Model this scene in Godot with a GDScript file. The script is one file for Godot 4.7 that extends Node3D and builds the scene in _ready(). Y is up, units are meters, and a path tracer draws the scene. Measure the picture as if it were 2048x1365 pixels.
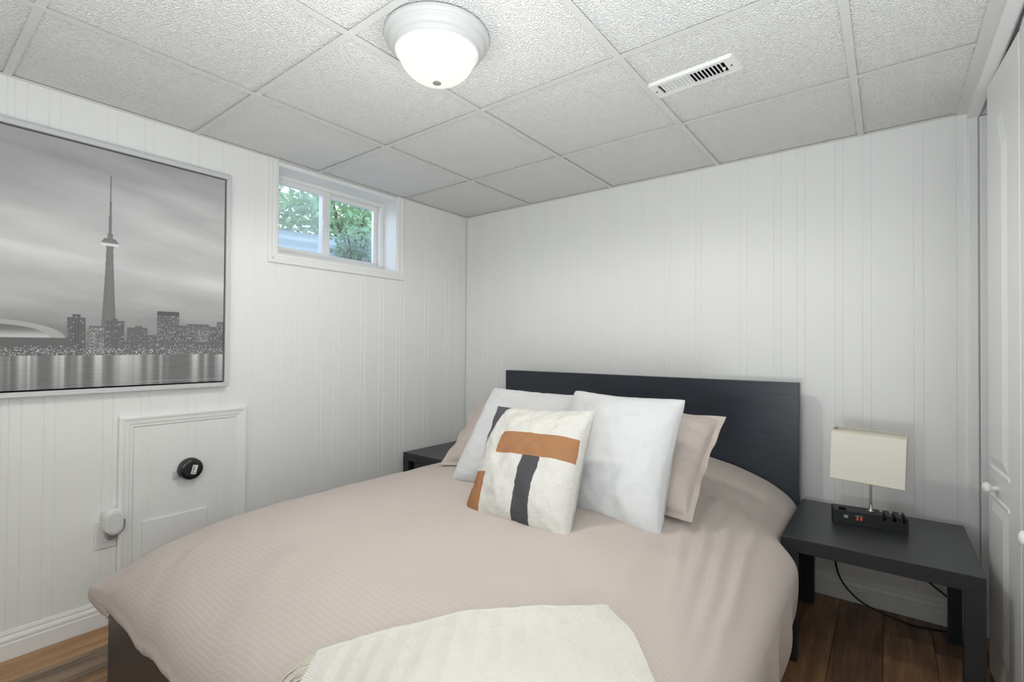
extends Node3D
# A small basement bedroom: white grooved panelling, a dropped tile ceiling, a black bed under a taupe duvet.
# Axes: x to the right along the back wall (0 = left wall), z out of the back wall towards the viewer, y up.

const H := 2.09           # underside of the ceiling grid
const ROOM_X := 2.76      # plane of the closet wall
const ROOM_Z := 3.35      # wall behind the viewer
const BED_X := 1.34

var taken := {}
var M := {}
var rng := RandomNumberGenerator.new()
var fold_noise := FastNoiseLite.new()


func _ready() -> void:
	rng.seed = 7
	fold_noise.seed = 11
	fold_noise.frequency = 1.0
	fold_noise.noise_type = FastNoiseLite.TYPE_SIMPLEX_SMOOTH
	set_camera()
	set_light()
	make_materials()
	build_floor()
	build_ceiling()
	build_walls()
	build_trim()
	build_window()
	build_outside()
	build_closet_door()
	build_bed()
	build_duvet()
	build_pillows()
	build_throw()
	build_nightstands()
	build_desk_lamp()
	build_cords()
	build_ceiling_light()
	build_vent()
	build_picture()
	build_access_panel()
	build_outlet()


# ------------------------------------------------------------------ camera, light
func set_camera() -> void:
	var cam := Camera3D.new()
	cam.name = "camera"
	cam.keep_aspect = Camera3D.KEEP_HEIGHT
	cam.fov = 69.8655
	cam.near = 0.02
	var fw := Vector3(-0.60988107, 0.01169952, -0.79240659)
	var rt := Vector3(0.79249094, 0.00674682, -0.60984637)
	var up := Vector3(0.00178869, 0.9999088, 0.01338652)
	cam.transform = Transform3D(Basis(rt, up, -fw), Vector3(2.50241709, 1.13031388, 2.68609446))
	add_child(cam)
	cam.current = true


func set_light() -> void:
	var we := WorldEnvironment.new()
	we.name = "world_environment"
	var env := Environment.new()
	env.background_mode = Environment.BG_SKY
	var sky := Sky.new()
	var sm := ProceduralSkyMaterial.new()
	sm.sky_top_color = Color(0.74, 0.82, 0.93)
	sm.sky_horizon_color = Color(0.86, 0.92, 0.97)
	sm.ground_bottom_color = Color(0.35, 0.38, 0.36)
	sm.ground_horizon_color = Color(0.75, 0.8, 0.82)
	sm.sky_energy_multiplier = 2.0
	sky.sky_material = sm
	env.sky = sky
	env.tonemap_mode = Environment.TONE_MAPPER_LINEAR
	env.tonemap_exposure = 0.93
	env.sdfgi_enabled = true
	env.ssao_enabled = true
	env.ssil_enabled = true
	we.environment = env
	add_child(we)
	# daylight from the open doorway of the room, behind the viewer
	var door := AreaLight3D.new()
	door.name = "doorway_light"
	door.area_size = Vector2(1.2, 1.8)
	door.light_color = Color(0.95, 0.97, 1.0)
	door.light_energy = 0.13
	door.shadow_enabled = true
	door.area_range = 12.0
	add_child(door)
	door.look_at_from_position(Vector3(2.05, 1.15, ROOM_Z - 0.06), Vector3(2.05, 1.15, 0.0))
	# an uplighter standing behind the viewer washes the ceiling
	var wash := AreaLight3D.new()
	wash.name = "uplighter_light"
	wash.area_size = Vector2(0.7, 0.4)
	wash.light_color = Color(0.96, 0.985, 1.0)
	wash.light_energy = 3.3
	wash.shadow_enabled = true
	wash.area_range = 12.0
	add_child(wash)
	wash.look_at_from_position(Vector3(2.25, 0.75, 2.65), Vector3(2.25, 2.0, 2.35), Vector3.RIGHT)


# ------------------------------------------------------------------ naming
func numbered(called: String) -> String:
	if not taken.has(called):
		taken[called] = 0
		return called
	taken[called] += 1
	return "%s_%03d" % [called, taken[called]]


func thing(called: String, label: String, category: String, at := Vector3.ZERO, group := "") -> Node3D:
	var o := Node3D.new()
	o.name = numbered(called)
	add_child(o)
	o.position = at
	tag(o, label, category, group)
	return o


func tag(o: Node, label: String, category: String, group := "") -> void:
	o.set_meta("label", label)
	o.set_meta("category", category)
	if group != "":
		o.set_meta("group", group)


func struct(called: String, label: String, mesh: Mesh = null, mat: Material = null) -> Node3D:
	var o: Node3D
	if mesh:
		var mi := MeshInstance3D.new()
		mi.mesh = mesh
		mi.material_override = mat
		o = mi
	else:
		o = Node3D.new()
	o.name = called
	o.set_meta("kind", "structure")
	o.set_meta("label", label)
	add_child(o)
	return o


func part(parent: Node3D, called: String, mesh: Mesh, mat: Material, at := Vector3.ZERO, label := "") -> MeshInstance3D:
	var mi := MeshInstance3D.new()
	mi.mesh = mesh
	mi.material_override = mat
	var n := 0
	for c in parent.get_children():
		if str(c.name) == called or str(c.name).begins_with(called + "_0") or str(c.name).begins_with(called + "_1"):
			n += 1
	mi.name = called if n == 0 else "%s_%03d" % [called, n]
	mi.position = at
	parent.add_child(mi, true)
	if label != "":
		mi.set_meta("label", label)
	return mi


# ------------------------------------------------------------------ mesh helpers
func begin() -> SurfaceTool:
	var st := SurfaceTool.new()
	st.begin(Mesh.PRIMITIVE_TRIANGLES)
	return st


func tri(st: SurfaceTool, a: Vector3, b: Vector3, c: Vector3, hint: Vector3) -> void:
	var n := (a - c).cross(a - b)
	if n.dot(hint) < 0.0:
		var t := b
		b = c
		c = t
		n = -n
	n = n.normalized()
	for v in [a, b, c]:
		st.set_normal(n)
		st.set_uv(Vector2(v.x + v.z, v.y))
		st.add_vertex(v)


func quad(st: SurfaceTool, a: Vector3, b: Vector3, c: Vector3, d: Vector3, hint: Vector3) -> void:
	tri(st, a, b, c, hint)
	tri(st, a, c, d, hint)


# a box with chamfered edges
func add_box(st: SurfaceTool, lo: Vector3, hi: Vector3, c := 0.002) -> void:
	var mid := (lo + hi) / 2.0
	var h := (hi - lo) / 2.0
	c = minf(c, minf(h.x, minf(h.y, h.z)) * 0.9)
	var pt := func(s: Vector3, axis: int) -> Vector3:
		var v := Vector3(s.x * (h.x - c), s.y * (h.y - c), s.z * (h.z - c))
		v[axis] = s[axis] * h[axis]
		return mid + v
	for axis in 3:
		var u := (axis + 1) % 3
		var w := (axis + 2) % 3
		for s in [-1.0, 1.0]:
			var q := []
			for k in [[-1.0, -1.0], [1.0, -1.0], [1.0, 1.0], [-1.0, 1.0]]:
				var sg := Vector3.ZERO
				sg[axis] = s
				sg[u] = k[0]
				sg[w] = k[1]
				q.append(pt.call(sg, axis))
			var n := Vector3.ZERO
			n[axis] = s
			quad(st, q[0], q[1], q[2], q[3], n)
			if c > 0.0:
				for s2 in [-1.0, 1.0]:
					var e := []
					for s3 in [-1.0, 1.0]:
						var sg2 := Vector3.ZERO
						sg2[axis] = s
						sg2[u] = s2
						sg2[w] = s3
						e.append(pt.call(sg2, axis))
						e.append(pt.call(sg2, u))
					var n2 := Vector3.ZERO
					n2[axis] = s
					n2[u] = s2
					quad(st, e[0], e[1], e[3], e[2], n2)
	if c > 0.0:
		for sx in [-1.0, 1.0]:
			for sy in [-1.0, 1.0]:
				for sz in [-1.0, 1.0]:
					var sg3 := Vector3(sx, sy, sz)
					tri(st, pt.call(sg3, 0), pt.call(sg3, 1), pt.call(sg3, 2), sg3)


func box(lo: Vector3, hi: Vector3, c := 0.002) -> ArrayMesh:
	var st := begin()
	add_box(st, lo, hi, c)
	return st.commit()


# a smooth grid of points; rows[i][j]; flip turns the normals round
func add_grid(st: SurfaceTool, rows: Array, flip := false, uvs: Array = [], wrap := false) -> void:
	var nr := rows.size()
	var nc: int = rows[0].size()
	var nor := []
	for i in nr:
		var line := PackedVector3Array()
		line.resize(nc)
		for j in nc:
			var jm := (j - 1 + (nc - 1)) % (nc - 1) if wrap and j == 0 else maxi(j - 1, 0)
			var jp := 1 if wrap and j == nc - 1 else mini(j + 1, nc - 1)
			var du: Vector3 = rows[i][jp] - rows[i][jm]
			var dv: Vector3 = rows[mini(i + 1, nr - 1)][j] - rows[maxi(i - 1, 0)][j]
			if du.length() < 1e-7:
				var i2 := 1 if i == 0 else nr - 2
				du = rows[i2][jp] - rows[i2][jm]
			var n := du.cross(dv)
			if n.length() < 1e-14:
				n = Vector3.UP
			line[j] = n.normalized() * (-1.0 if flip else 1.0)
		nor.append(line)
	for i in nr - 1:
		for j in nc - 1:
			var id := [[i, j], [i, j + 1], [i + 1, j + 1], [i, j], [i + 1, j + 1], [i + 1, j]]
			var f: Vector3 = nor[i][j] + nor[i + 1][j + 1]
			for t in 2:
				var k: Array = id.slice(t * 3, t * 3 + 3)
				var a: Vector3 = rows[k[0][0]][k[0][1]]
				var b: Vector3 = rows[k[1][0]][k[1][1]]
				var c: Vector3 = rows[k[2][0]][k[2][1]]
				if (a - c).cross(a - b).dot(f) < 0.0:
					k = [k[0], k[2], k[1]]
				for q in k:
					st.set_normal(nor[q[0]][q[1]])
					st.set_uv(uvs[q[0]][q[1]] if uvs.size() else Vector2(q[1], q[0]))
					st.add_vertex(rows[q[0]][q[1]])


# profile: points (radius, height) turned round the y axis; the outside is to the right when the profile runs upwards
func lathe(profile: Array, seg := 48, flip := false) -> ArrayMesh:
	var st := begin()
	add_lathe(st, profile, Transform3D(), seg, flip)
	return st.commit()


func add_lathe(st: SurfaceTool, profile: Array, tf: Transform3D, seg := 48, flip := false) -> void:
	var rows := []
	for p in profile:
		var line := PackedVector3Array()
		for k in seg + 1:
			var a := TAU * k / seg
			line.append(tf * Vector3(p.x * cos(a), p.y, p.x * sin(a)))
		rows.append(line)
	add_grid(st, rows, not flip, [], true)


func add_tube(st: SurfaceTool, path: Array, r: float, seg := 10) -> void:
	var rows := []
	var n := path.size()
	var prev := Vector3.ZERO
	for i in n:
		var d: Vector3 = (path[mini(i + 1, n - 1)] - path[maxi(i - 1, 0)]).normalized()
		var side := d.cross(Vector3.UP) if prev == Vector3.ZERO else prev - d * prev.dot(d)
		if side.length() < 1e-4:
			side = d.cross(Vector3.RIGHT)
		side = side.normalized()
		prev = side
		var up := side.cross(d)
		var line := PackedVector3Array()
		for k in seg + 1:
			var a := TAU * k / seg
			line.append(path[i] + (side * cos(a) + up * sin(a)) * r)
		rows.append(line)
	add_grid(st, rows, true, [], true)
	for e in [0, n - 1]:
		var hint: Vector3 = path[e] - path[1 if e == 0 else n - 2]
		for k in seg:
			tri(st, path[e], rows[e][k], rows[e][k + 1], hint)


func smooth_path(keys: Array, per := 10) -> Array:
	var c := Curve3D.new()
	for i in keys.size():
		var t: Vector3 = (keys[mini(i + 1, keys.size() - 1)] - keys[maxi(i - 1, 0)]) / 6.0
		c.add_point(keys[i], -t, t)
	var out := []
	for i in (keys.size() - 1) * per + 1:
		out.append(c.sample(mini(i / per, keys.size() - 2), float(i) / per - mini(i / per, keys.size() - 2)))
	return out


# a moulding: profile (across, out) swept straight from a to b; the profile's first axis is `across`, its second `out`; ends cut along mitres
func moulding(a: Vector3, b: Vector3, across: Vector3, out: Vector3, profile: Array, mitre_a := 0.0, mitre_b := 0.0) -> ArrayMesh:
	var st := begin()
	var d := (b - a).normalized()
	var mid := Vector2.ZERO
	for p in profile:
		mid += p / float(profile.size())
	var pa := []
	var pb := []
	for p in profile:
		var off: Vector3 = across * p.x + out * p.y
		pa.append(a + off + d * p.x * mitre_a)
		pb.append(b + off + d * p.x * mitre_b)
	for i in profile.size():
		var j := (i + 1) % profile.size()
		var e: Vector2 = (profile[i] + profile[j]) / 2.0
		var t: Vector2 = profile[j] - profile[i]
		var nn := Vector2(t.y, -t.x)
		if nn.dot(e - mid) < 0.0:
			nn = -nn
		quad(st, pa[i], pa[j], pb[j], pb[i], across * nn.x + out * nn.y)
	for i in range(1, profile.size() - 1):
		tri(st, pa[0], pa[i], pa[i + 1], -d)
		tri(st, pb[0], pb[i], pb[i + 1], d)
	return st.commit()


# a flat polygon in the plane (u, v) raised to height h with a sloping border of width b
func bevel_plate(poly: Array, centre: Vector2, b: float, h: float, o: Vector3, u: Vector3, v: Vector3, n: Vector3, lift := 0.0) -> ArrayMesh:
	var st := begin()
	var inner := []
	for i in poly.size():
		var p: Vector2 = poly[i]
		var e1: Vector2 = (poly[i] - poly[i - 1]).normalized()
		var e2: Vector2 = (poly[(i + 1) % poly.size()] - poly[i]).normalized()
		var n1 := Vector2(-e1.y, e1.x)
		if n1.dot(centre - p) < 0.0:
			n1 = -n1
		var n2 := Vector2(-e2.y, e2.x)
		if n2.dot(centre - p) < 0.0:
			n2 = -n2
		var m := n1 + n2
		inner.append(p + m * b / maxf(0.5, m.dot(n1)))
	var put := func(q: Vector2, z: float) -> Vector3: return o + u * q.x + v * q.y + n * z
	for i in poly.size():
		var j := (i + 1) % poly.size()
		var outw: Vector2 = (poly[i] + poly[j]) / 2.0 - centre
		var hint: Vector3 = n * b + (u * outw.x + v * outw.y).normalized() * h
		quad(st, put.call(poly[i], lift), put.call(poly[j], lift), put.call(inner[j], h), put.call(inner[i], h), hint)
		var c: Vector2 = Vector2.ZERO
		tri(st, put.call(inner[i], h), put.call(inner[j], h), put.call(centre, h), n)
		tri(st, put.call(poly[i], minf(lift, 0.0)), put.call(poly[j], minf(lift, 0.0)), put.call(centre, minf(lift, 0.0)), -n)
		if lift > 0.0:
			quad(st, put.call(poly[i], 0.0), put.call(poly[j], 0.0), put.call(poly[j], lift), put.call(poly[i], lift), u * outw.x + v * outw.y)
	return st.commit()


# ------------------------------------------------------------------ materials
func mat(c: Color, rough := 0.6, spec := 0.5) -> StandardMaterial3D:
	var m := StandardMaterial3D.new()
	m.albedo_color = c
	m.roughness = rough
	m.metallic_specular = spec
	return m


func c8(r: int, g: int, b: int) -> Color:
	return Color(r / 255.0, g / 255.0, b / 255.0)


func noise_tex(freq: float, size := 512, kind := FastNoiseLite.TYPE_SIMPLEX, octaves := 3, ramp: Gradient = null, sd := 1) -> NoiseTexture2D:
	var n := FastNoiseLite.new()
	n.noise_type = kind
	n.frequency = freq
	n.fractal_octaves = octaves
	n.seed = sd
	var t := NoiseTexture2D.new()
	t.noise = n
	t.width = size
	t.height = size
	t.seamless = true
	if ramp:
		t.color_ramp = ramp
	return t


func ramp(a: Color, b: Color, at0 := 0.0, at1 := 1.0) -> Gradient:
	var g := Gradient.new()
	g.offsets = PackedFloat32Array([at0, at1])
	g.colors = PackedColorArray([a, b])
	return g


func bump(m: StandardMaterial3D, t: Texture2D, cm: float) -> void:
	m.heightmap_enabled = true
	m.heightmap_texture = t
	m.heightmap_scale = cm


func tex_from(w: int, h: int, f: Callable) -> ImageTexture:
	var im := Image.create(w, h, false, Image.FORMAT_RGB8)
	for y in h:
		for x in w:
			im.set_pixel(x, y, f.call(x, y))
	return ImageTexture.create_from_image(im)


# long streaks along u: wood grain as a tileable picture
func grain(base: Color, dark: Color, sd: int, w := 512, h := 256, across := 26.0, knots := 1.0) -> ImageTexture:
	var n := FastNoiseLite.new()
	n.seed = sd
	n.frequency = 1.0
	n.fractal_octaves = 3
	return tex_from(w, h, func(x: int, y: int) -> Color:
		var a := TAU * x / w
		var v := float(y) / h
		var wob := n.get_noise_3d(cos(a) * 0.35, sin(a) * 0.35, v * 3.0) * knots
		var s := n.get_noise_3d(cos(a) * 0.5 + 7.0, sin(a) * 0.5, (v + wob * 0.12) * across)
		var fine := n.get_noise_3d(cos(a) * 1.6, sin(a) * 1.6 + 9.0, v * 120.0)
		var t := clampf(0.45 + s * 0.9 + fine * 0.35 + wob * 0.35, 0.0, 1.0)
		return base.lerp(dark, t))


func make_materials() -> void:
	M.wall = mat(c8(238, 238, 236), 0.42, 0.4)
	bump(M.wall, noise_tex(0.05, 512), 0.02)
	M.wall.uv1_triplanar = true
	M.wall.uv1_scale = Vector3.ONE * 3.0
	M.trim = mat(c8(240, 240, 238), 0.35, 0.45)
	M.grid = mat(c8(222, 222, 217), 0.45, 0.45)
	# mineral fibre tiles, embossed with short worm-like ridges
	M.tile = mat(c8(246, 246, 244), 0.9, 0.2)
	var tn := FastNoiseLite.new()
	tn.noise_type = FastNoiseLite.TYPE_SIMPLEX
	tn.frequency = 0.05
	tn.fractal_type = FastNoiseLite.FRACTAL_RIDGED
	tn.fractal_octaves = 2
	tn.domain_warp_enabled = true
	tn.domain_warp_amplitude = 14.0
	tn.domain_warp_frequency = 0.03
	var tt := NoiseTexture2D.new()
	tt.noise = tn
	tt.width = 1024
	tt.height = 1024
	tt.seamless = true
	tt.seamless_blend_skirt = 0.02
	bump(M.tile, tt, 0.5)
	M.tile.uv1_triplanar = true
	M.tile.uv1_scale = Vector3.ONE * 1.35
	# planks: four tones of rustic laminate
	var tones := [[c8(184, 144, 102), c8(152, 112, 76)], [c8(146, 122, 98), c8(92, 76, 62)], [c8(186, 146, 100), c8(112, 82, 56)], [c8(138, 104, 76), c8(96, 70, 54)], [c8(166, 126, 90), c8(122, 90, 64)]]
	M.planks = []
	for i in tones.size():
		var pm := mat(Color.WHITE, 0.42, 0.45)
		pm.albedo_texture = grain(tones[i][0], tones[i][1], 21 + i, 512, 128, 5.0, 1.4)
		M.planks.append(pm)
	# the black-brown furniture foil with its open grain
	M.black = mat(Color.WHITE, 0.36, 0.5)
	M.black.albedo_texture = grain(c8(46, 52, 61), c8(40, 45, 53), 5, 512, 512, 60.0, 0.15)
	bump(M.black, grain(Color.WHITE, Color.BLACK, 6, 512, 512, 70.0, 0.18), 0.012)
	M.black.uv1_triplanar = true
	M.black.uv1_scale = Vector3.ONE * 1.4
	M.table = mat(Color.WHITE, 0.33, 0.5)
	M.table.albedo_texture = grain(c8(47, 49, 53), c8(42, 44, 48), 9, 512, 512, 60.0, 0.3)
	M.table.uv1_triplanar = true
	M.table.uv1_scale = Vector3.ONE * 1.6
	# duvet: taupe cotton with woven rows of little dashes
	M.duvet = mat(Color.WHITE, 0.85, 0.25)
	M.duvet.albedo_texture = tex_from(128, 128, func(x: int, y: int) -> Color:
		var row := y / 16
		var ly := absf((y % 16) - 8.0)
		var lx := (x + row * 3) % 16
		var on := ly < 2.5 and lx < 11
		return c8(200, 189, 181) if on else c8(194, 182, 174))
	bump(M.duvet, tex_from(128, 128, func(x: int, y: int) -> Color:
		var row := y / 16
		var ly := absf((y % 16) - 8.0)
		var lx := (x + row * 3) % 16
		var v := 0.35 + 0.25 * exp(-ly * ly / 8.0) + (0.35 if ly < 3.0 and lx < 9 else 0.0)
		return Color(v, v, v)), 0.035)
	M.duvet.uv1_scale = Vector3(17.0, 10.0, 1.0)
	M.duvet.rim_enabled = true
	M.duvet.rim = 0.3
	M.sham = mat(c8(192, 180, 172), 0.85, 0.25)
	bump(M.sham, noise_tex(0.2, 256), 0.05)
	M.sham.uv1_scale = Vector3(4, 4, 1)
	M.sham.rim_enabled = true
	M.sham.rim = 0.3
	# plush white
	M.plush = mat(c8(209, 209, 209), 0.95, 0.1)
	bump(M.plush, noise_tex(0.12, 512, FastNoiseLite.TYPE_SIMPLEX, 4), 0.10)
	M.plush.uv1_scale = Vector3(1.6, 1.6, 1)
	M.plush.rim_enabled = true
	M.plush.rim = 0.6
	# throw: cream herringbone
	M.throw = mat(c8(218, 213, 206), 0.95, 0.15)
	bump(M.throw, tex_from(256, 128, func(x: int, y: int) -> Color:
		var t := absf(fmod(x / 64.0, 2.0) - 1.0)
		var v := 0.5 + 0.5 * sin(TAU * (y / 16.0 + t * 4.0))
		return Color(v, v, v)), 0.055)
	M.throw.uv1_scale = Vector3(12.0, 27.0, 1)
	M.throw_plain = mat(c8(212, 209, 202), 0.95, 0.15)
	M.sham_plain = mat(c8(192, 180, 172), 0.85, 0.25)
	M.yarn = mat(c8(212, 206, 193), 0.95, 0.1)
	M.chrome = mat(c8(200, 202, 206), 0.15)
	M.chrome.metallic = 1.0
	M.silver = mat(c8(206, 207, 208), 0.35, 0.5)
	M.dark = mat(c8(22, 23, 25), 0.5)
	M.gap = mat(c8(12, 12, 12), 0.9, 0.2)
	M.plastic = mat(c8(238, 238, 236), 0.3, 0.5)
	M.glass = mat(Color(1, 1, 1, 0.06), 0.02, 0.5)
	M.glass.transparency = BaseMaterial3D.TRANSPARENCY_ALPHA


# ------------------------------------------------------------------ room
func build_floor() -> void:
	var f := struct("floor", "rustic brown laminate plank floor", box(Vector3(-0.2, -0.12, -0.2), Vector3(3.6, -0.010, ROOM_Z + 0.2), 0.0), M.gap)
	var w := 0.1545
	var x := 0.168 - w
	var col := 0
	var r := RandomNumberGenerator.new()
	r.seed = 3
	while x < 3.42:
		var z := -1.2 * r.randf() - 0.02
		if col == 0:
			z = -0.6
		while z < ROOM_Z:
			var z1 := z + 1.2
			var a := maxf(z, 0.0)
			var b := minf(z1, ROOM_Z)
			if b - a > 0.03:
				var pick := r.randi() % 5
				if x > 1.5:
					pick = [3, 4, 3, 4, 4][r.randi() % 5]
				if col == 0:
					pick = 0
				elif col == 1:
					pick = 1
				elif col == 2:
					pick = 2
				plank(f, x, minf(x + w, 3.42), a, b, M.planks[pick], r.randf())
			z = z1
		x += w
		col += 1


func plank(f: Node3D, x0: float, x1: float, z0: float, z1: float, m: Material, off: float) -> void:
	var st := begin()
	var g := 0.0006
	var c := 0.0012
	var lo := Vector3(x0 + g, -0.012, z0 + g)
	var hi := Vector3(x1 - g, 0.0, z1 - g)
	var t := [Vector3(lo.x + c, 0, lo.z + c), Vector3(hi.x - c, 0, lo.z + c), Vector3(hi.x - c, 0, hi.z - c), Vector3(lo.x + c, 0, hi.z - c)]
	var e := [Vector3(lo.x, -c, lo.z), Vector3(hi.x, -c, lo.z), Vector3(hi.x, -c, hi.z), Vector3(lo.x, -c, hi.z)]
	var put := func(q: Array, n: Vector3) -> void:
		for k in [0, 1, 2, 0, 2, 3]:
			st.set_normal(n.normalized())
			st.set_uv(Vector2(q[k].z * 0.75 + off, (q[k].x - x0) / (x1 - x0) * 0.9 + 0.05))
			st.add_vertex(q[k])
	put.call(t, Vector3.UP)
	for k in 4:
		var j := (k + 1) % 4
		var o: Vector3 = (e[k] + e[j]) / 2.0 - (lo + hi) / 2.0
		o.y = 0
		put.call([e[k], e[j], t[j], t[k]], Vector3.UP + o.normalized())
		var dn := Vector3(0, -0.01, 0)
		put.call([e[k] + dn, e[j] + dn, e[j], e[k]], o)
	part(f, "plank", st.commit(), m)


func build_ceiling() -> void:
	var c := struct("ceiling", "dropped ceiling of white textured tiles in a white metal grid", box(Vector3(-0.2, H + 0.05, -0.2), Vector3(3.6, H + 0.2, ROOM_Z + 0.2), 0.0), M.tile)
	var xs := [0.0, 0.582, 1.187, 1.797, 2.407, ROOM_X]
	var zs := [0.0, 0.589, 1.200, 1.811, 2.416, 3.02, ROOM_Z]
	var half := 0.0118
	for i in xs.size() - 1:
		for j in zs.size() - 1:
			var st := begin()
			var x0: float = xs[i] + 0.006
			var x1: float = xs[i + 1] - 0.006
			var z0: float = zs[j] + 0.006
			var z1: float = zs[j + 1] - 0.006
			add_box(st, Vector3(x0, H + 0.007, z0), Vector3(x1, H + 0.022, z1), 0.0015)
			part(c, "ceiling_tile", st.commit(), M.tile)
	# tees: long runners along z between the tiles, cross tees along x a hair lower at the crossings
	for i in range(1, xs.size() - 1):
		part(c, "grid_runner", moulding(Vector3(xs[i], H, 0), Vector3(xs[i], H, ROOM_Z), Vector3.RIGHT, Vector3.UP, tee(half)), M.grid)
	for j in range(1, zs.size() - 1):
		for i in xs.size() - 1:
			var a: float = xs[i] + (half if i > 0 else 0.0)
			var b: float = xs[i + 1] - (half if i < xs.size() - 2 else 0.0)
			part(c, "cross_tee", moulding(Vector3(a, H + 0.0008, zs[j]), Vector3(b, H + 0.0008, zs[j]), Vector3.BACK, Vector3.UP, tee(half)), M.grid)
	# angle along the walls
	part(c, "wall_angle", box(Vector3(0.0, H - 0.001, 0.0), Vector3(ROOM_X, H + 0.004, 0.010), 0.0005), M.grid)
	part(c, "wall_angle", box(Vector3(0.0, H - 0.001, 0.010), Vector3(0.010, H + 0.004, ROOM_Z), 0.0005), M.grid)
	part(c, "wall_angle", box(Vector3(ROOM_X - 0.036, H - 0.003, 0.012), Vector3(ROOM_X - 0.002, H + 0.004, ROOM_Z), 0.0005), M.grid)


func tee(h: float) -> Array:
	return [Vector2(-h, 0.0), Vector2(h, 0.0), Vector2(h, 0.0012), Vector2(0.004, 0.0018), Vector2(0.004, 0.03), Vector2(-0.004, 0.03), Vector2(-0.004, 0.0018), Vector2(-h, 0.0012)]


# one board of the panelling: flat face with eased edges; d along the wall from a to b, face at 0, standing on out
func board(w: Node3D, a: float, b: float, y0: float, y1: float, along: Vector3, out: Vector3, at: Vector3, called := "panel_board") -> void:
	var pr := [Vector2(a, -0.006), Vector2(a, -0.0017), Vector2(a + 0.0020, 0.0), Vector2(b - 0.0020, 0.0), Vector2(b, -0.0017), Vector2(b, -0.006)]
	part(w, called, moulding(at + Vector3(0, y0, 0), at + Vector3(0, y1, 0), along, out, pr), M.wall)


# boards and narrow beads between the groove places g over a stretch; holes are [a, b, y0, y1] where the boards stop
func panelling(w: Node3D, g: Array, a: float, b: float, along: Vector3, out: Vector3, hole: Array = []) -> void:
	var edges := [a]
	for x in g:
		if x - 0.017 > a + 0.01 and x + 0.017 < b - 0.01:
			edges.append(x - 0.016)
			edges.append(x + 0.016)
	edges.append(b)
	for k in edges.size() - 1:
		var p: float = edges[k]
		var q: float = edges[k + 1]
		var called := "panel_board" if k % 2 == 0 else "bead_strip"
		if hole.size() and p < hole[1] and q > hole[0]:
			if p < hole[0]:
				board(w, p, hole[0], 0.0, H + 0.02, along, out, Vector3.ZERO, called)
				p = hole[0]
			if q > hole[1]:
				board(w, hole[1], q, 0.0, H + 0.02, along, out, Vector3.ZERO, called)
				q = hole[1]
			board(w, p, q, 0.0, hole[2], along, out, Vector3.ZERO, called)
		else:
			board(w, p, q, 0.0, H + 0.02, along, out, Vector3.ZERO, called)


func build_walls() -> void:
	var back := struct("wall_back", "white grooved panelling behind the headboard", box(Vector3(-0.2, -0.1, -0.2), Vector3(3.6, H + 0.1, -0.005), 0.0), M.wall)
	panelling(back, [0.031, 0.193, 0.324, 0.5, 0.718, 0.868, 0.96, 1.113, 1.203, 1.381, 1.527, 1.696, 1.92, 2.074, 2.174, 2.325, 2.429, 2.607], 0.0, 2.727, Vector3.RIGHT, Vector3.BACK)
	board(back, 2.727, ROOM_X, 0.0, H + 0.02, Vector3.RIGHT, Vector3.BACK, Vector3.ZERO)
	var st := begin()
	add_box(st, Vector3(-0.2, -0.1, -0.02), Vector3(-0.005, H + 0.1, 0.655), 0.0)
	add_box(st, Vector3(-0.2, -0.1, 1.43), Vector3(-0.005, H + 0.1, ROOM_Z + 0.1), 0.0)
	add_box(st, Vector3(-0.2, -0.1, 0.655), Vector3(-0.005, 1.604, 1.43), 0.0)
	add_box(st, Vector3(-0.2, 2.075, 0.655), Vector3(-0.005, H + 0.1, 1.43), 0.0)
	var left := struct("wall_left", "white grooved panelling with the small window and the picture", st.commit(), M.wall)
	panelling(left, [0.09, 0.202, 0.398, 0.61, 0.772, 0.907, 1.085, 1.193, 1.316, 1.425, 1.56, 1.68, 1.813, 1.986, 2.112, 2.286, 2.378, 2.43, 2.53, 2.7, 2.82, 2.99, 3.16], 0.006, ROOM_Z, Vector3.BACK, Vector3.RIGHT, [0.655, 1.43, 1.604, 2.2])
	# the closet stands open to the right of the back wall; beyond it the closet wall closes the room
	struct("wall_front", "white wall behind the viewer", box(Vector3(-0.2, -0.1, ROOM_Z), Vector3(3.6, H + 0.1, ROOM_Z + 0.2), 0.0), M.wall)
	var st2 := begin()
	add_box(st2, Vector3(3.40, -0.1, -0.1), Vector3(3.6, H + 0.1, ROOM_Z + 0.1), 0.0)
	add_box(st2, Vector3(ROOM_X, -0.1, 1.86), Vector3(ROOM_X + 0.09, H + 0.1, ROOM_Z + 0.1), 0.0)
	struct("wall_right", "white closet wall on the right", st2.commit(), M.wall)


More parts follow.
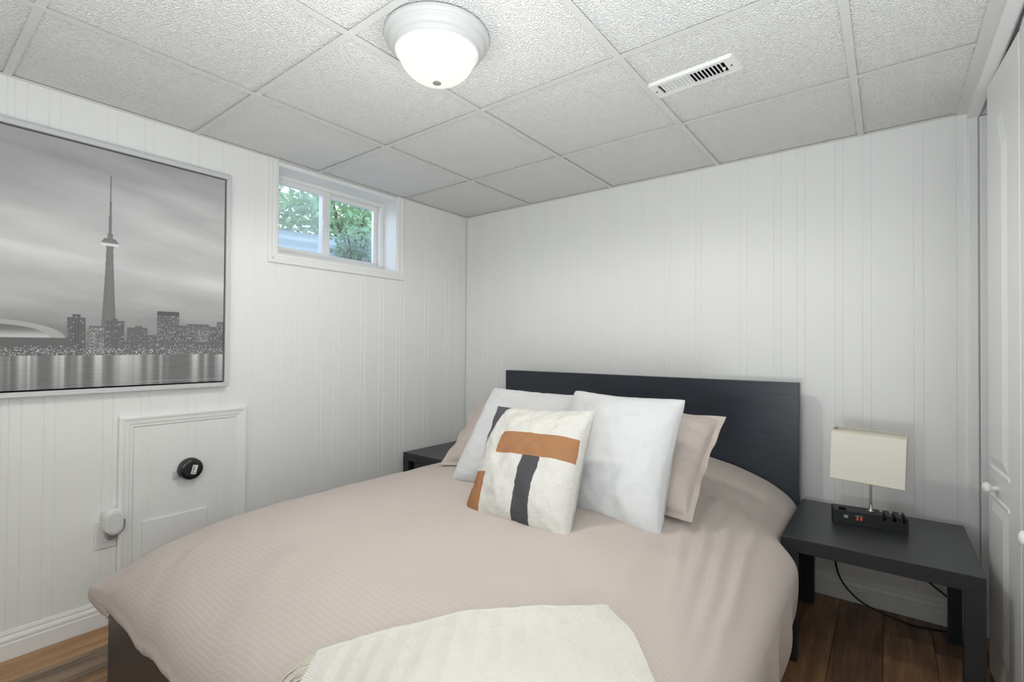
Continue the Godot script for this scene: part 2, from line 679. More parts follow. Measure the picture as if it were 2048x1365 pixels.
func build_trim() -> void:
	# baseboards: tall colonial profile (height, out)
	var pr := [Vector2(0.0, 0.0), Vector2(0.0, 0.014), Vector2(0.056, 0.014), Vector2(0.060, 0.0115), Vector2(0.064, 0.0125), Vector2(0.072, 0.0125), Vector2(0.079, 0.0095), Vector2(0.084, 0.0065), Vector2(0.086, 0.0075), Vector2(0.092, 0.0075), Vector2(0.094, 0.0055), Vector2(0.099, 0.0045), Vector2(0.101, 0.0)]
	struct("baseboard_left", "white moulded baseboard under the picture wall", moulding(Vector3(0, 0, 0.0), Vector3(0, 0, ROOM_Z), Vector3.UP, Vector3.RIGHT, pr), M.trim)
	struct("baseboard_back", "white moulded baseboard under the nightstand", moulding(Vector3(0.014, 0, 0), Vector3(ROOM_X - 0.002, 0, 0), Vector3.UP, Vector3.BACK, pr), M.trim)
	# head and side casing of the closet
	var head := [Vector2(0.0, 0.0), Vector2(0.028, -0.004), Vector2(0.034, -0.004), Vector2(0.040, 0.0), Vector2(0.040, 0.03), Vector2(0.0, 0.03)]
	struct("trim_1", "white head casing along the closet opening", moulding(Vector3(ROOM_X - 0.002, H - 0.022, 0.001), Vector3(ROOM_X - 0.002, H - 0.022, 1.86), Vector3.RIGHT, Vector3.UP, head), M.trim)
	struct("trim_2", "white side casing where the closet meets the back wall", box(Vector3(ROOM_X, 0.0, -0.005), Vector3(ROOM_X + 0.030, H - 0.024, 0.012), 0.003), M.trim)
	struct("trim_3", "white stop strip inside the closet opening", box(Vector3(ROOM_X + 0.034, 0.0, -0.005), Vector3(ROOM_X + 0.09, H - 0.026, 0.016), 0.002), M.trim)


func build_window() -> void:
	var w := struct("window_1", "small white sliding basement window high on the left wall")
	# casing boards round the opening (across, out)
	var cs := [Vector2(0.0, 0.0), Vector2(0.0, 0.007), Vector2(0.004, 0.010), Vector2(0.020, 0.012), Vector2(0.023, 0.009), Vector2(0.030, 0.009), Vector2(0.034, 0.014), Vector2(0.048, 0.015), Vector2(0.052, 0.012), Vector2(0.052, 0.0)]
	part(w, "casing", moulding(Vector3(0, 1.604, 1.43), Vector3(0, H - 0.002, 1.43), Vector3.BACK, Vector3.RIGHT, cs, -1.0), M.trim)
	part(w, "casing", moulding(Vector3(0, 1.604, 0.658), Vector3(0, H - 0.002, 0.658), Vector3.FORWARD, Vector3.RIGHT, cs, -1.0), M.trim)
	part(w, "casing", moulding(Vector3(0, 1.607, 0.658), Vector3(0, 1.607, 1.43), Vector3.DOWN, Vector3.RIGHT, cs, -1.0, 1.0), M.trim)
	# lining of the deep opening
	part(w, "reveal", box(Vector3(-0.16, 1.60, 1.425), Vector3(0.002, 2.085, 1.440), 0.001), M.trim)
	part(w, "reveal", box(Vector3(-0.16, 1.60, 0.648), Vector3(0.002, 2.085, 0.662), 0.001), M.trim)
	part(w, "head_lining", box(Vector3(-0.16, 2.062, 0.662), Vector3(0.0, 2.085, 1.425), 0.001), M.trim)
	part(w, "sill", box(Vector3(-0.16, 1.59, 0.662), Vector3(0.004, 1.609, 1.425), 0.002), M.trim)
	# vinyl frame
	var fx0 := -0.19
	var fx1 := -0.125
	var fr := begin()
	add_box(fr, Vector3(fx0, 1.609, 0.662), Vector3(fx1, 1.645, 1.425), 0.002)
	add_box(fr, Vector3(fx0, 2.040, 0.662), Vector3(fx1, 2.062, 1.425), 0.002)
	add_box(fr, Vector3(fx0, 1.645, 0.662), Vector3(fx1, 2.040, 0.690), 0.002)
	add_box(fr, Vector3(fx0, 1.645, 1.397), Vector3(fx1, 2.040, 1.425), 0.002)
	part(w, "window_frame", fr.commit(), M.plastic)
	# two sashes: the left one slides in front
	for k in 2:
		var z0: float = [1.052, 0.690][k]
		var z1: float = [1.397, 1.092][k]
		var x0: float = [-0.154, -0.186][k]
		var x1: float = [-0.130, -0.160][k]
		var b := 0.026
		var sx := begin()
		add_box(sx, Vector3(x0, 1.645, z0), Vector3(x1, 1.645 + b, z1), 0.002)
		add_box(sx, Vector3(x0, 2.040 - b, z0), Vector3(x1, 2.040, z1), 0.002)
		add_box(sx, Vector3(x0, 1.645 + b, z0), Vector3(x1, 2.040 - b, z0 + (0.046 if k == 0 else b)), 0.002)
		add_box(sx, Vector3(x0, 1.645 + b, z1 - b), Vector3(x1, 2.040 - b, z1), 0.002)
		var sash := part(w, "sash", sx.commit(), M.plastic)
		var gx := (x0 + x1) / 2.0
		part(sash, "glass_pane", box(Vector3(gx - 0.002, 1.645 + b, z0 + 0.02), Vector3(gx + 0.002, 2.040 - b, z1 - 0.02), 0.0), M.glass)
		if k == 0:
			var screen := mat(Color(0.85, 0.92, 0.95, 0.2), 0.9, 0.1)
			screen.transparency = BaseMaterial3D.TRANSPARENCY_ALPHA
			part(w, "insect_screen", box(Vector3(-0.196, 1.645, 1.09), Vector3(-0.1945, 2.04, 1.397), 0.0), screen)
	var l := begin()
	add_box(l, Vector3(-0.131, 1.805, 1.078), Vector3(-0.118, 1.880, 1.104), 0.004)
	add_box(l, Vector3(-0.120, 1.830, 1.084), Vector3(-0.104, 1.862, 1.108), 0.004)
	part(w, "latch", l.commit(), M.plastic)


func build_outside() -> void:
	var g := mat(c8(96, 104, 88), 0.95, 0.1)
	bump(g, noise_tex(0.05, 256), 2.0)
	g.uv1_triplanar = true
	struct("ground", "lawn outside the basement window", box(Vector3(-9.0, 1.2, -6.0), Vector3(-0.83, 1.86, 9.0), 0.0), g)
	# window well of pale corrugated metal
	var rows := []
	for i in 2:
		var line := PackedVector3Array()
		for k in 61:
			var a := PI * k / 60.0
			line.append(Vector3(-0.2 - 0.62 * sin(a), [1.1, 1.93][i], 1.045 - 0.72 * cos(a)))
		rows.append(line)
	var well := begin()
	var fine := []
	for i in 37:
		var y: float = lerp(1.1, 1.93, i / 36.0)
		var line2 := PackedVector3Array()
		for k in 61:
			var a := PI * k / 60.0
			var r := 1.0 + 0.012 * sin(y * 90.0)
			line2.append(Vector3(-0.2 - 0.62 * r * sin(a), y, 1.045 - 0.72 * r * cos(a)))
		fine.append(line2)
	add_grid(well, fine)
	struct("trim_4", "pale metal window well outside the window", well.commit(), mat(c8(196, 212, 222), 0.5, 0.5))
	var leafm := []
	for c in [c8(132, 170, 138), c8(164, 192, 150), c8(104, 140, 136)]:
		var lm := mat(c, 0.6, 0.4)
		lm.backlight_enabled = true
		lm.backlight = Color(0.5, 0.6, 0.35)
		lm.cull_mode = BaseMaterial3D.CULL_DISABLED
		leafm.append(lm)
	var spots := [[Vector3(-2.0, 1.86, -0.35), 0.7, 1.0, 0], [Vector3(-2.5, 1.86, 0.55), 0.7, 1.0, 1], [Vector3(-0.56, 1.60, 0.58), 0.17, 0.38, 2], [Vector3(-3.4, 1.86, -1.6), 1.0, 2.0, 1], [Vector3(-3.6, 1.86, 0.5), 1.1, 1.9, 0]]
	var labels := ["bushy green shrub in the middle of the view through the window", "light green shrub seen through the left window pane", "low blue-green plant close behind the lower right window pane", "tall pale green tree behind the shrubs in the right window pane", "tall green tree behind the shrubs in the left window pane"]
	for i in spots.size():
		var s: Array = spots[i]
		var b := thing("shrub" if i < 3 else "garden_tree", labels[i], "shrub" if i < 3 else "tree", s[0], "greenery outside the window")
		var stem := begin()
		for k in 5:
			var a := TAU * k / 5.0
			add_tube(stem, [Vector3(0, -0.05, 0), Vector3(cos(a) * s[1] * 0.2, s[2] * 0.4, sin(a) * s[1] * 0.2), Vector3(cos(a) * s[1] * 0.5, s[2] * 0.85, sin(a) * s[1] * 0.5)], 0.018 if i != 2 else 0.005, 6)
		part(b, "stem", stem.commit(), mat(c8(92, 80, 66), 0.9))
		var lf := begin()
		for q in 2:
			var d: float = [-1.0, 1.0][q]
			tri(lf, Vector3(0, 0, 0), Vector3(d * 0.018, 0.006, 0.03), Vector3(0, 0.0, 0.035), Vector3.UP)
			tri(lf, Vector3(d * 0.018, 0.006, 0.03), Vector3(0, -0.004, 0.075), Vector3(0, 0.0, 0.035), Vector3.UP)
		var mm := MultiMesh.new()
		mm.transform_format = MultiMesh.TRANSFORM_3D
		mm.mesh = lf.commit()
		mm.instance_count = [2600, 1900, 420, 2200, 1500][i]
		for k in mm.instance_count:
			var v := Vector3(rng.randfn(), rng.randfn(), rng.randfn()).normalized() * pow(rng.randf(), 0.45)
			var p := Vector3(v.x * s[1], s[2] * 0.55 + v.y * s[2] * 0.5, v.z * s[1])
			var bs := Basis(Vector3(rng.randfn(), rng.randfn(), rng.randfn()).normalized(), rng.randf() * TAU).scaled(Vector3.ONE * rng.randf_range(0.7, 1.5) * (0.6 if i == 2 else 1.0))
			mm.set_instance_transform(k, Transform3D(bs, p))
		var mi := MultiMeshInstance3D.new()
		mi.name = "foliage"
		mi.multimesh = mm
		mi.material_override = leafm[s[3]]
		mi.set_meta("kind", "stuff")
		b.add_child(mi)


func build_closet_door() -> void:
	var d := struct("door_1", "white panelled bifold closet door standing slightly ajar")
	var y0 := 0.015
	var y1 := 2.055
	# two pairs of leaves, seen in plan from the back wall towards the viewer
	var pts := [Vector2(2.7815, 0.30), Vector2(2.804, 0.68), Vector2(2.804, 0.686), Vector2(2.790, 1.066), Vector2(2.790, 1.072), Vector2(2.79, 1.452), Vector2(2.79, 1.458), Vector2(2.79, 1.838)]
	for k in 4:
		var a: Vector2 = pts[k * 2]
		var b: Vector2 = pts[k * 2 + 1]
		var u := Vector3(b.x - a.x, 0, b.y - a.y)
		var len := u.length()
		u = u.normalized()
		var n := Vector3(-u.z, 0, u.x)      # into the room
		var o := Vector3(a.x, 0, a.y)
		var pr := [Vector2(0, -0.032), Vector2(0, -0.002), Vector2(0.002, 0), Vector2(len - 0.002, 0), Vector2(len, -0.002), Vector2(len, -0.032)]
		var leaf := part(d, "door_leaf", moulding(o + Vector3(0, y0, 0), o + Vector3(0, y1, 0), u, n, pr), M.trim)
		var l := 0.058
		var r := 0.252
		if k % 2 == 1:
			l = len - 0.252
			r = len - 0.058
		var mid := (l + r) / 2.0
		# upper panel under a cathedral arch, lower panel square
		var poly := [Vector2(l, 0.742), Vector2(r, 0.742), Vector2(r, 1.80)]
		for q in range(1, 12):
			var t := float(q) / 12.0
			var xx: float = lerp(r, l, t)
			poly.append(Vector2(xx, 1.80 + 0.12 * pow(sin(PI * t), 1.5)))
		poly.append(Vector2(l, 1.80))
		part(leaf, "panel", bevel_plate(poly, Vector2(mid, 1.3), 0.030, 0.0075, o, u, Vector3.UP, n, 0.0), M.trim)
		part(leaf, "panel", bevel_plate([Vector2(l, 0.13), Vector2(r, 0.13), Vector2(r, 0.622), Vector2(l, 0.622)], Vector2(mid, 0.37), 0.030, 0.0075, o, u, Vector3.UP, n, 0.0), M.trim)
		# the sunk border round each panel
		for bd in [[0.716, 0.742], [0.622, 0.648]]:
			part(leaf, "panel_moulding", moulding(o + u * (l - 0.014) + Vector3(0, (bd[0] + bd[1]) / 2.0, 0), o + u * (r + 0.014) + Vector3(0, (bd[0] + bd[1]) / 2.0, 0), Vector3.UP, n, [Vector2(-0.007, 0), Vector2(-0.003, 0.004), Vector2(0.003, 0.004), Vector2(0.007, 0)]), M.trim)
		if k < 2 or k == 3:
			var kp := o + u * (0.135 if k != 1 else 0.30) + Vector3(0, 0.674, 0)
			var kn := begin()
			add_lathe(kn, [Vector2(0.0, 0.0), Vector2(0.009, 0.0), Vector2(0.007, 0.012), Vector2(0.008, 0.018), Vector2(0.016, 0.022), Vector2(0.0185, 0.029), Vector2(0.016, 0.036), Vector2(0.008, 0.040), Vector2(0.0, 0.041)], Transform3D(Basis(u, n, u.cross(n)), kp), 24)
			part(leaf, "knob", kn.commit(), M.plastic, Vector3.ZERO, "round white knob")


# ------------------------------------------------------------------ bed
func build_bed() -> void:
	var b := thing("bed", "black-brown wooden bed frame with a plain panel headboard", "bed", Vector3(BED_X, 0, 1.2))
	var o := -Vector3(BED_X, 0, 1.2)
	part(b, "headboard", box(Vector3(0.50, 0.0, 0.10), Vector3(2.184, 0.975, 0.15), 0.0015), M.black, o)
	part(b, "footboard", box(Vector3(0.596, 0.0, 2.20), Vector3(2.13, 0.345, 2.24), 0.0015), M.black, o)
	part(b, "side_rail", box(Vector3(0.596, 0.06, 0.15), Vector3(0.630, 0.33, 2.20), 0.0015), M.black, o)
	part(b, "side_rail", box(Vector3(2.096, 0.06, 0.15), Vector3(2.13, 0.33, 2.20), 0.0015), M.black, o)
	var sl := box(Vector3(0.63, 0.20, -0.04), Vector3(2.096, 0.22, 0.04), 0.002)
	for k in 12:
		part(b, "slat", sl, mat(c8(190, 160, 120), 0.7) if k == 0 else (b.get_node("slat") as MeshInstance3D).material_override, o + Vector3(0, 0, 0.26 + k * 0.165))
	var sk := box(Vector3(0.66, 0.22, 0.16), Vector3(2.07, 0.36, 2.14), 0.03)
	part(b, "mattress_base", sk, mat(c8(225, 222, 216), 0.9), o)


# how far the duvet reaches from the middle of the bed
func half_width(z: float, side: float) -> float:
	if side > 0.0:
		return lerp(0.845, 0.93, smoothstep(0.62, 0.86, z))
	return lerp(0.86, 0.80, smoothstep(1.7, 2.26, z))


func duvet_base(z: float) -> float:
	return lerp(0.395, 0.375, smoothstep(1.6, 2.26, z))


# height of the duvet's upper side over the plan
func duvet_height(x: float, z: float) -> float:
	var s := signf(x - BED_X)
	var u := clampf(absf(x - BED_X) / half_width(z, s), 0.0, 1.0)
	var hx := pow(1.0 - pow(u, 2.6), 0.556)
	var w := clampf((z - 1.86) / 0.40, 0.0, 1.0)
	var hz := pow(1.0 - pow(w, 2.2), 0.55)
	var top := 0.602 + 0.012 * fold_noise.get_noise_2d(x * 1.6, z * 1.6)
	# the sleeping pillows under it by the headboard
	top += 0.012 * smoothstep(0.7, 0.3, z)
	var y: float = lerp(duvet_base(z), top, hx * hz)
	# pulled creases running down the right flank and small ones at the foot
	var flank := smoothstep(0.45, 0.85, u) * (1.0 if s > 0.0 else 0.35)
	for c in [[0.50, 0.40, 0.016, 0.018], [0.58, 0.46, 0.014, 0.016], [0.66, 0.34, 0.017, 0.015], [0.73, 0.26, 0.015, 0.015], [0.80, 0.18, 0.012, 0.014]]:
		var xc: float = BED_X + c[0] + c[1] * (z - 0.8) * 0.5 + 0.02 * fold_noise.get_noise_2d(z * 2.0, c[0] * 30.0)
		y += flank * c[2] * exp(-pow((x - xc) / c[3], 2.0)) * smoothstep(0.2, 0.7, z) * smoothstep(1.9, 1.2, z)
	var foot := smoothstep(1.8, 2.15, z)
	y += foot * 0.014 * fold_noise.get_noise_2d(x * 3.6 + 5.0, z * 3.6)
	y += foot * 0.0045 * fold_noise.get_noise_2d(x * 9.0 + 3.0, z * 3.0)
	y += 0.003 * fold_noise.get_noise_2d(x * 6.0 + 8.0, z * 6.0)
	return y


func duvet_point(a: float, b: float) -> Vector3:
	# a in -1..1 over the top, past that down the flanks; b in 0..1 head to foot, past 1 down the foot
	var z := 0.165
	var w := 0.0
	if b <= 0.8:
		z = lerp(0.165, 1.86, b / 0.8)
	else:
		w = sin(clampf((b - 0.8) / 0.2, 0.0, 1.0) * PI / 2.0)
		z = 1.86 + 0.40 * w
	var s := signf(a)
	var u := sin(minf(absf(a), 1.0) * PI / 2.0)
	var hw := half_width(z, s)
	var x := BED_X + s * u * hw
	var y := duvet_height(x, z)
	var down := maxf(absf(a) - 1.0, 0.0)
	if down > 0.0:
		var hem: float = 0.27 if s > 0.0 else lerp(0.10, 0.055, smoothstep(1.7, 2.1, z)) - 0.037 * smoothstep(2.15, 2.24, z)
		y -= down * hem
		var ripple := 0.016 * sin(z * 21.0 + 2.0 * sin(z * 5.0)) * smoothstep(0.0, 0.6, down) if s > 0.0 else 0.0
		x += s * (0.006 * sin(down * PI) - (0.045 if s > 0.0 else lerp(0.06, 0.12, smoothstep(1.7, 2.2, z))) * down * down + ripple * (1.0 if z > 0.75 else 0.25))
	if b > 1.0:
		var dz := b - 1.0
		y -= dz * 0.012 * exp(-pow((x - 0.56) / 0.10, 2.0))
		y -= dz * 0.045 - 0.008 * fold_noise.get_noise_1d(x * 12.0)
		z += 0.012 * sin(minf(dz, 1.0) * PI * 0.6) - 0.02 * dz * dz
	# the corner at the foot by the picture wall sticks out as a soft tip
	var tip := exp(-(pow((x - 0.50) / 0.09, 2.0) + pow((z - 2.26) / 0.10, 2.0)))
	x -= 0.02 * tip
	z += 0.012 * tip
	y -= 0.004 * tip
	return Vector3(x, y, z)


func build_duvet() -> void:
	var st := begin()
	var rows := []
	var uvs := []
	var bs := []
	for i in 61:
		bs.append(0.8 * i / 60.0)
	for i in 26:
		bs.append(0.8 + 0.2 * (i + 1) / 26.0)
	for i in 6:
		bs.append(1.0 + (i + 1) / 6.0)
	var as_ := []
	for i in 8:
		as_.append(-2.0 + i / 8.0)
	for i in 120:
		as_.append(-1.0 + i / 60.0)
	for i in 13:
		as_.append(1.0 + i / 12.0)
	for b in bs:
		var line := PackedVector3Array()
		var ul := PackedVector2Array()
		for a in as_:
			var p := duvet_point(a, b)
			line.append(p)
		rows.append(line)
	# cloth coordinates: lengths along the rows and columns
	var n_c: int = rows[0].size()
	var vlen := PackedFloat32Array()
	vlen.resize(n_c)
	for i in rows.size():
		var ul := PackedVector2Array()
		var s := 0.0
		var mid := n_c / 2
		var run := PackedFloat32Array()
		run.resize(n_c)
		for j in range(1, n_c):
			s += rows[i][j].distance_to(rows[i][j - 1])
			run[j] = s
		for j in n_c:
			if i > 0:
				vlen[j] += rows[i][j].distance_to(rows[i - 1][j])
			ul.append(Vector2(run[j] - run[mid], vlen[mid]))
		uvs.append(ul)
	add_grid(st, rows, true, uvs)
	# underside, a few millimetres in, so that the cloth has thickness
	var under := []
	for i in rows.size():
		var line := PackedVector3Array()
		for j in n_c:
			var p: Vector3 = rows[i][j]
			var c := Vector3(BED_X, p.y - 0.03, minf(p.z, 2.0))
			line.append(p + (c - p).normalized() * 0.012)
		under.append(line)
	add_grid(st, under, false, uvs)
	for e in [0, n_c - 1]:
		for i in rows.size() - 1:
			quad(st, rows[i][e], rows[i + 1][e], under[i + 1][e], under[i][e], Vector3.DOWN)
	for j in n_c - 1:
		quad(st, rows[-1][j], rows[-1][j + 1], under[-1][j + 1], under[-1][j], Vector3.DOWN)
	var d := MeshInstance3D.new()
	d.mesh = st.commit()
	d.material_override = M.duvet
	d.name = numbered("duvet")
	add_child(d)
	tag(d, "taupe cotton duvet with woven dashes spread over the bed", "duvet")


# a stuffed cushion: w by h, thickness t; edges drawn in between the corners
func cushion_rows(w: float, h: float, t: float, pinch: float, side: float, sd: float, wrinkle: float, ears := 0.0, n := 48, power := 2.6) -> Array:
	var rows := []
	for i in n + 1:
		var v := -1.0 + 2.0 * i / n
		v = sin(v * PI / 2.0) * 0.6 + v * 0.4
		var line := PackedVector3Array()
		for j in n + 1:
			var u := -1.0 + 2.0 * j / n
			u = sin(u * PI / 2.0) * 0.6 + u * 0.4
			var x := w / 2.0 * u * (1.0 - pinch * (1.0 - v * v) * absf(u))
			var y := h / 2.0 * v * (1.0 - pinch * (1.0 - u * u) * absf(v))
			# blunt corners and a slightly uneven outline
			var ear := 1.0 - ears * pow(absf(u * v), 7.0)
			var rag := ears * 0.05 * fold_noise.get_noise_2d(u * 7.0 + sd, v * 7.0) * pow(maxf(absf(u), absf(v)), 8.0)
			x *= ear + rag
			y *= ear + rag
			var f := pow(maxf(0.0, (1.0 - pow(absf(u), power)) * (1.0 - pow(absf(v), power))), 0.47)
			var z := side * t / 2.0 * f
			z += side * wrinkle * fold_noise.get_noise_3d(u * 2.2 + sd, v * 2.2, sd) * sqrt(f)
			z += side * wrinkle * 0.5 * fold_noise.get_noise_3d(u * 6.0 + sd, v * 6.0, sd + 4.0) * sqrt(f)
			# slack cloth: the stuffing sags to the lower half
			z += side * 0.012 * f * (-v)
			line.append(Vector3(x, y, z))
		rows.append(line)
	return rows


func cushion(w: float, h: float, t: float, pinch: float, sd: float, wrinkle: float, ears := 0.0) -> ArrayMesh:
	var st := begin()
	var f := cushion_rows(w, h, t, pinch, 1.0, sd, wrinkle, ears)
	var uvs := []
	var n := f.size() - 1
	for i in n + 1:
		var l := PackedVector2Array()
		for j in n + 1:
			l.append(Vector2(f[i][j].x / w + 0.5, 0.5 - f[i][j].y / h))
		uvs.append(l)
	add_grid(st, f, false, uvs)
	add_grid(st, cushion_rows(w, h, t, pinch, -1.0, sd, wrinkle, ears), true, uvs)
	return st.commit()


func cushion_edge(w: float, h: float, pinch: float, grow: float, wave: float) -> Array:
	var out := []
	var n := 40
	for side in 4:
		for k in n:
			var q := -1.0 + 2.0 * k / n
			var u: float = [q, 1.0, -q, -1.0][side]
			var v: float = [-1.0, q, 1.0, -q][side]
			var x := w / 2.0 * u * (1.0 - pinch * (1.0 - v * v) * absf(u))
			var y := h / 2.0 * v * (1.0 - pinch * (1.0 - u * u) * absf(v))
			var dir := Vector2(u if absf(u) > 0.999 else u * 0.4, v if absf(v) > 0.999 else v * 0.4)
			out.append(Vector3(x + dir.x * grow, y + dir.y * grow, wave * sin(side * 7.0 + k * 0.55) * sin(k * PI / n)))
	out.append(out[0])
	return out


func place(o: Node3D, at: Vector3, yaw: float, lean: float, roll: float) -> void:
	o.transform = Transform3D(Basis(Vector3.UP, deg_to_rad(yaw)) * Basis(Vector3.RIGHT, deg_to_rad(lean)) * Basis(Vector3.BACK, deg_to_rad(roll)), at)


func build_pillows() -> void:
	# two shams with a flat flange and a corded seam
	var sham_mesh := cushion(0.64, 0.44, 0.18, 0.035, 3.0, 0.014)
	for k in 2:
		var t := thing("sham_pillow", ["taupe sham pillow with a flanged edge at the right end of the row", "taupe sham pillow at the left end of the row by the wall, mostly hidden"][k], "pillow", Vector3.ZERO, "taupe pillow shams")
		part(t, "pillow_body", sham_mesh, M.sham)
		var fl := begin()
		var e0 := cushion_edge(0.64, 0.44, 0.035, -0.006, 0.0)
		var e1 := cushion_edge(0.64, 0.44, 0.035, 0.018, 0.008)
		add_flange(fl, e0, e1, 0.003)
		part(t, "flange", fl.commit(), M.sham_plain)
		var cord := begin()
		add_tube(cord, e0, 0.0035, 6)
		part(t, "piping", cord.commit(), M.sham_plain)
		if k == 0:
			place(t, Vector3(1.675, 0.728, 0.91), 0.5, -51.8, -1.5)
		else:
			place(t, Vector3(1.125, 0.715, 0.807), 11.5, -58.6, 3.7)
	for k in 2:
		var t := thing("plush_cushion", ["large white plush cushion at the right, in front of the taupe pillow", "large white plush cushion at the left, behind the patterned cushion"][k], "cushion", Vector3.ZERO, "white plush cushions")
		part(t, "cushion_body", cushion(0.455 if k == 0 else 0.47, 0.475, 0.18, 0.075, 20.0 + k * 7.0, 0.012, 0.035), M.plush)
		if k == 0:
			place(t, Vector3(1.735, 0.748, 1.11), -3.5, -25.0, -0.5)
		else:
			place(t, Vector3(1.318, 0.757, 1.088), 8.8, -40.2, -2.2)
	# the patterned cushion: linen with sewn bands
	var lin := mat(Color.WHITE, 0.95, 0.15)
	var sz := 768
	var nz := FastNoiseLite.new()
	nz.seed = 4
	nz.frequency = 0.09
	lin.albedo_texture = tex_from(sz, sz, func(x: int, y: int) -> Color:
		var u := float(x) / sz
		var v := float(y) / sz
		var wob := 0.0012 * nz.get_noise_2d(x * 0.25, y * 0.25)
		u += wob
		v += wob
		var th := nz.get_noise_2d(x * 3.0, y * 0.6) * 0.045 + nz.get_noise_2d(x * 0.6 + 500.0, y * 3.0) * 0.04
		var c := c8(205, 202, 196)
		if u > 0.27 and u < 0.955 and v > 0.275 and v < 0.455:
			c = c8(160, 117, 84)
		elif u > 0.545 and u < 0.70 and v >= 0.455:
			c = c8(80, 79, 81)
		elif u < 0.215 and v > 0.615 and u > 0.02:
			c = c8(160, 117, 84)
		elif u < 0.21 - 0.35 * v and v < 0.40:
			c = c8(90, 90, 96)
		return Color(c.r * (1.0 + th), c.g * (1.0 + th), c.b * (1.0 + th)))
	bump(lin, noise_tex(0.22, 512, FastNoiseLite.TYPE_VALUE, 2), 0.12)
	var p := thing("patterned_cushion", "cream linen cushion with sewn brown and grey bands in front", "cushion")
	part(p, "cushion_body", cushion(0.405, 0.42, 0.16, 0.06, 41.0, 0.014, 0.01), lin)
	place(p, Vector3(1.564, 0.735, 1.372), -0.7, -28.1, 3.0)


func add_flange(st: SurfaceTool, a: Array, b: Array, t: float) -> void:
	var z := Vector3(0, 0, t / 2.0)
	for i in a.size() - 1:
		quad(st, a[i] + z, a[i + 1] + z, b[i + 1] + z, b[i] + z, Vector3.BACK)
		quad(st, a[i] - z, a[i + 1] - z, b[i + 1] - z, b[i] - z, Vector3.FORWARD)
		quad(st, b[i] - z, b[i + 1] - z, b[i + 1] + z, b[i] + z, b[i])


func build_throw() -> void:
	# a folded throw laid across the foot: plan corners, upper edge first, the fold makes two layers
	var t := thing("throw_blanket", "cream herringbone throw blanket with fringe folded over the foot of the bed", "blanket", Vector3(1.9, 0, 2.1))
	var o := -Vector3(1.9, 0, 2.1)
	var la := Vector2(1.64, 2.165)
	var ra := Vector2(2.035, 1.688)
	var lb := Vector2(1.72, 2.55)
	var rb := Vector2(2.58, 2.21)
	var rows := []
	var uvs := []
	var n := 48
	for i in n + 1:
		var line := PackedVector3Array()
		var ul := PackedVector2Array()
		for j in n + 1:
			var u := float(j) / n
			var v := float(i) / n
			var p := la.lerp(ra, u).lerp(lb.lerp(rb, u), v)
			p += Vector2(0.77, 0.64) * 0.022 * sin(PI * u) * (1.0 - v)
			line.append(throw_point(p, u, v))
			ul.append(Vector2(u * 0.58, v * 0.6))
		rows.append(line)
		uvs.append(ul)
	var st := begin()
	add_grid(st, rows, true, uvs)
	var low := []
	for i in n + 1:
		var line := PackedVector3Array()
		for j in n + 1:
			line.append(rows[i][j] - Vector3(0, 0.022 if i > 0 and j > 0 and i < n and j < n else 0.018, 0))
		low.append(line)
	add_grid(st, low, false, uvs)
	for k in n:
		quad(st, rows[0][k], rows[0][k + 1], low[0][k + 1], low[0][k], Vector3(-1, 0, -1))
		quad(st, rows[n][k], rows[n][k + 1], low[n][k + 1], low[n][k], Vector3(1, 0, 1))
		quad(st, rows[k][0], rows[k + 1][0], low[k + 1][0], low[k][0], Vector3(-1, 0, 0))
		quad(st, rows[k][n], rows[k + 1][n], low[k + 1][n], low[k][n], Vector3(1, 0, 0))
	part(t, "blanket_cloth", st.commit(), M.throw, o)
	# the rolled hem along the upper fold and the right side
	var hem := begin()
	var path := []
	for j in n + 1:
		path.append(rows[0][j] - Vector3(0, 0.009, 0))
	add_tube(hem, path, 0.010, 8)
	part(t, "rolled_hem", hem.commit(), M.throw_plain, o)
	var fr := begin()
	var r := RandomNumberGenerator.new()
	r.seed = 5
	for k in 150:
		var f := k / 149.0
		var i := int(f * n)
		for q in 2:
			var s: Vector3 = rows[i][0].lerp(rows[mini(i + 1, n)][0], fmod(f * n, 1.0)) - Vector3(0, 0.004 + 0.010 * q, 0)
			var d := Vector3(-0.075, 0, 0.075 + r.randf_range(-0.02, 0.03)) * r.randf_range(0.8, 1.2)
			var pts := [s]
			for m in 5:
				var tt := (m + 1) / 5.0
				var e := s + d * tt + Vector3(r.randfn() * 0.0012, 0, r.randfn() * 0.0012)
				e.y = lerp(s.y, duvet_over(e.x, e.z) + 0.006 + 0.006 * q, minf(1.0, tt * 1.6))
				pts.append(e)
			add_tube(fr, pts, 0.0014, 5)
	var fm := part(t, "fringe", fr.commit(), M.yarn, o)
	fm.set_meta("kind", "stuff")


func duvet_over(x: float, z: float) -> float:
	if z > 2.25:
		return duvet_height(x, 2.25) - (z - 2.25) * 3.0
	return duvet_height(x, z)


func throw_point(p: Vector2, u: float, v: float) -> Vector3:
	var over := maxf(0.0, p.y - 2.235)
	var z := minf(p.y, 2.235) + over * 0.22
	var side := maxf(0.0, p.x - 2.22)
	var x := minf(p.x, 2.22) + side * 0.2 + over * 0.05
	var y := duvet_height(minf(x, 2.22), minf(z, 2.22)) - over * 1.0 - side * 0.9
	y += 0.026 + 0.006 * fold_noise.get_noise_2d(p.x * 5.0, p.y * 5.0)
	var k := Vector2(maxf(0.0, u - 0.9) / 0.1, maxf(0.0, 0.1 - v) / 0.1)
	var out := (k.x * k.y) * 0.02
	return Vector3(x - out, y, z + out)


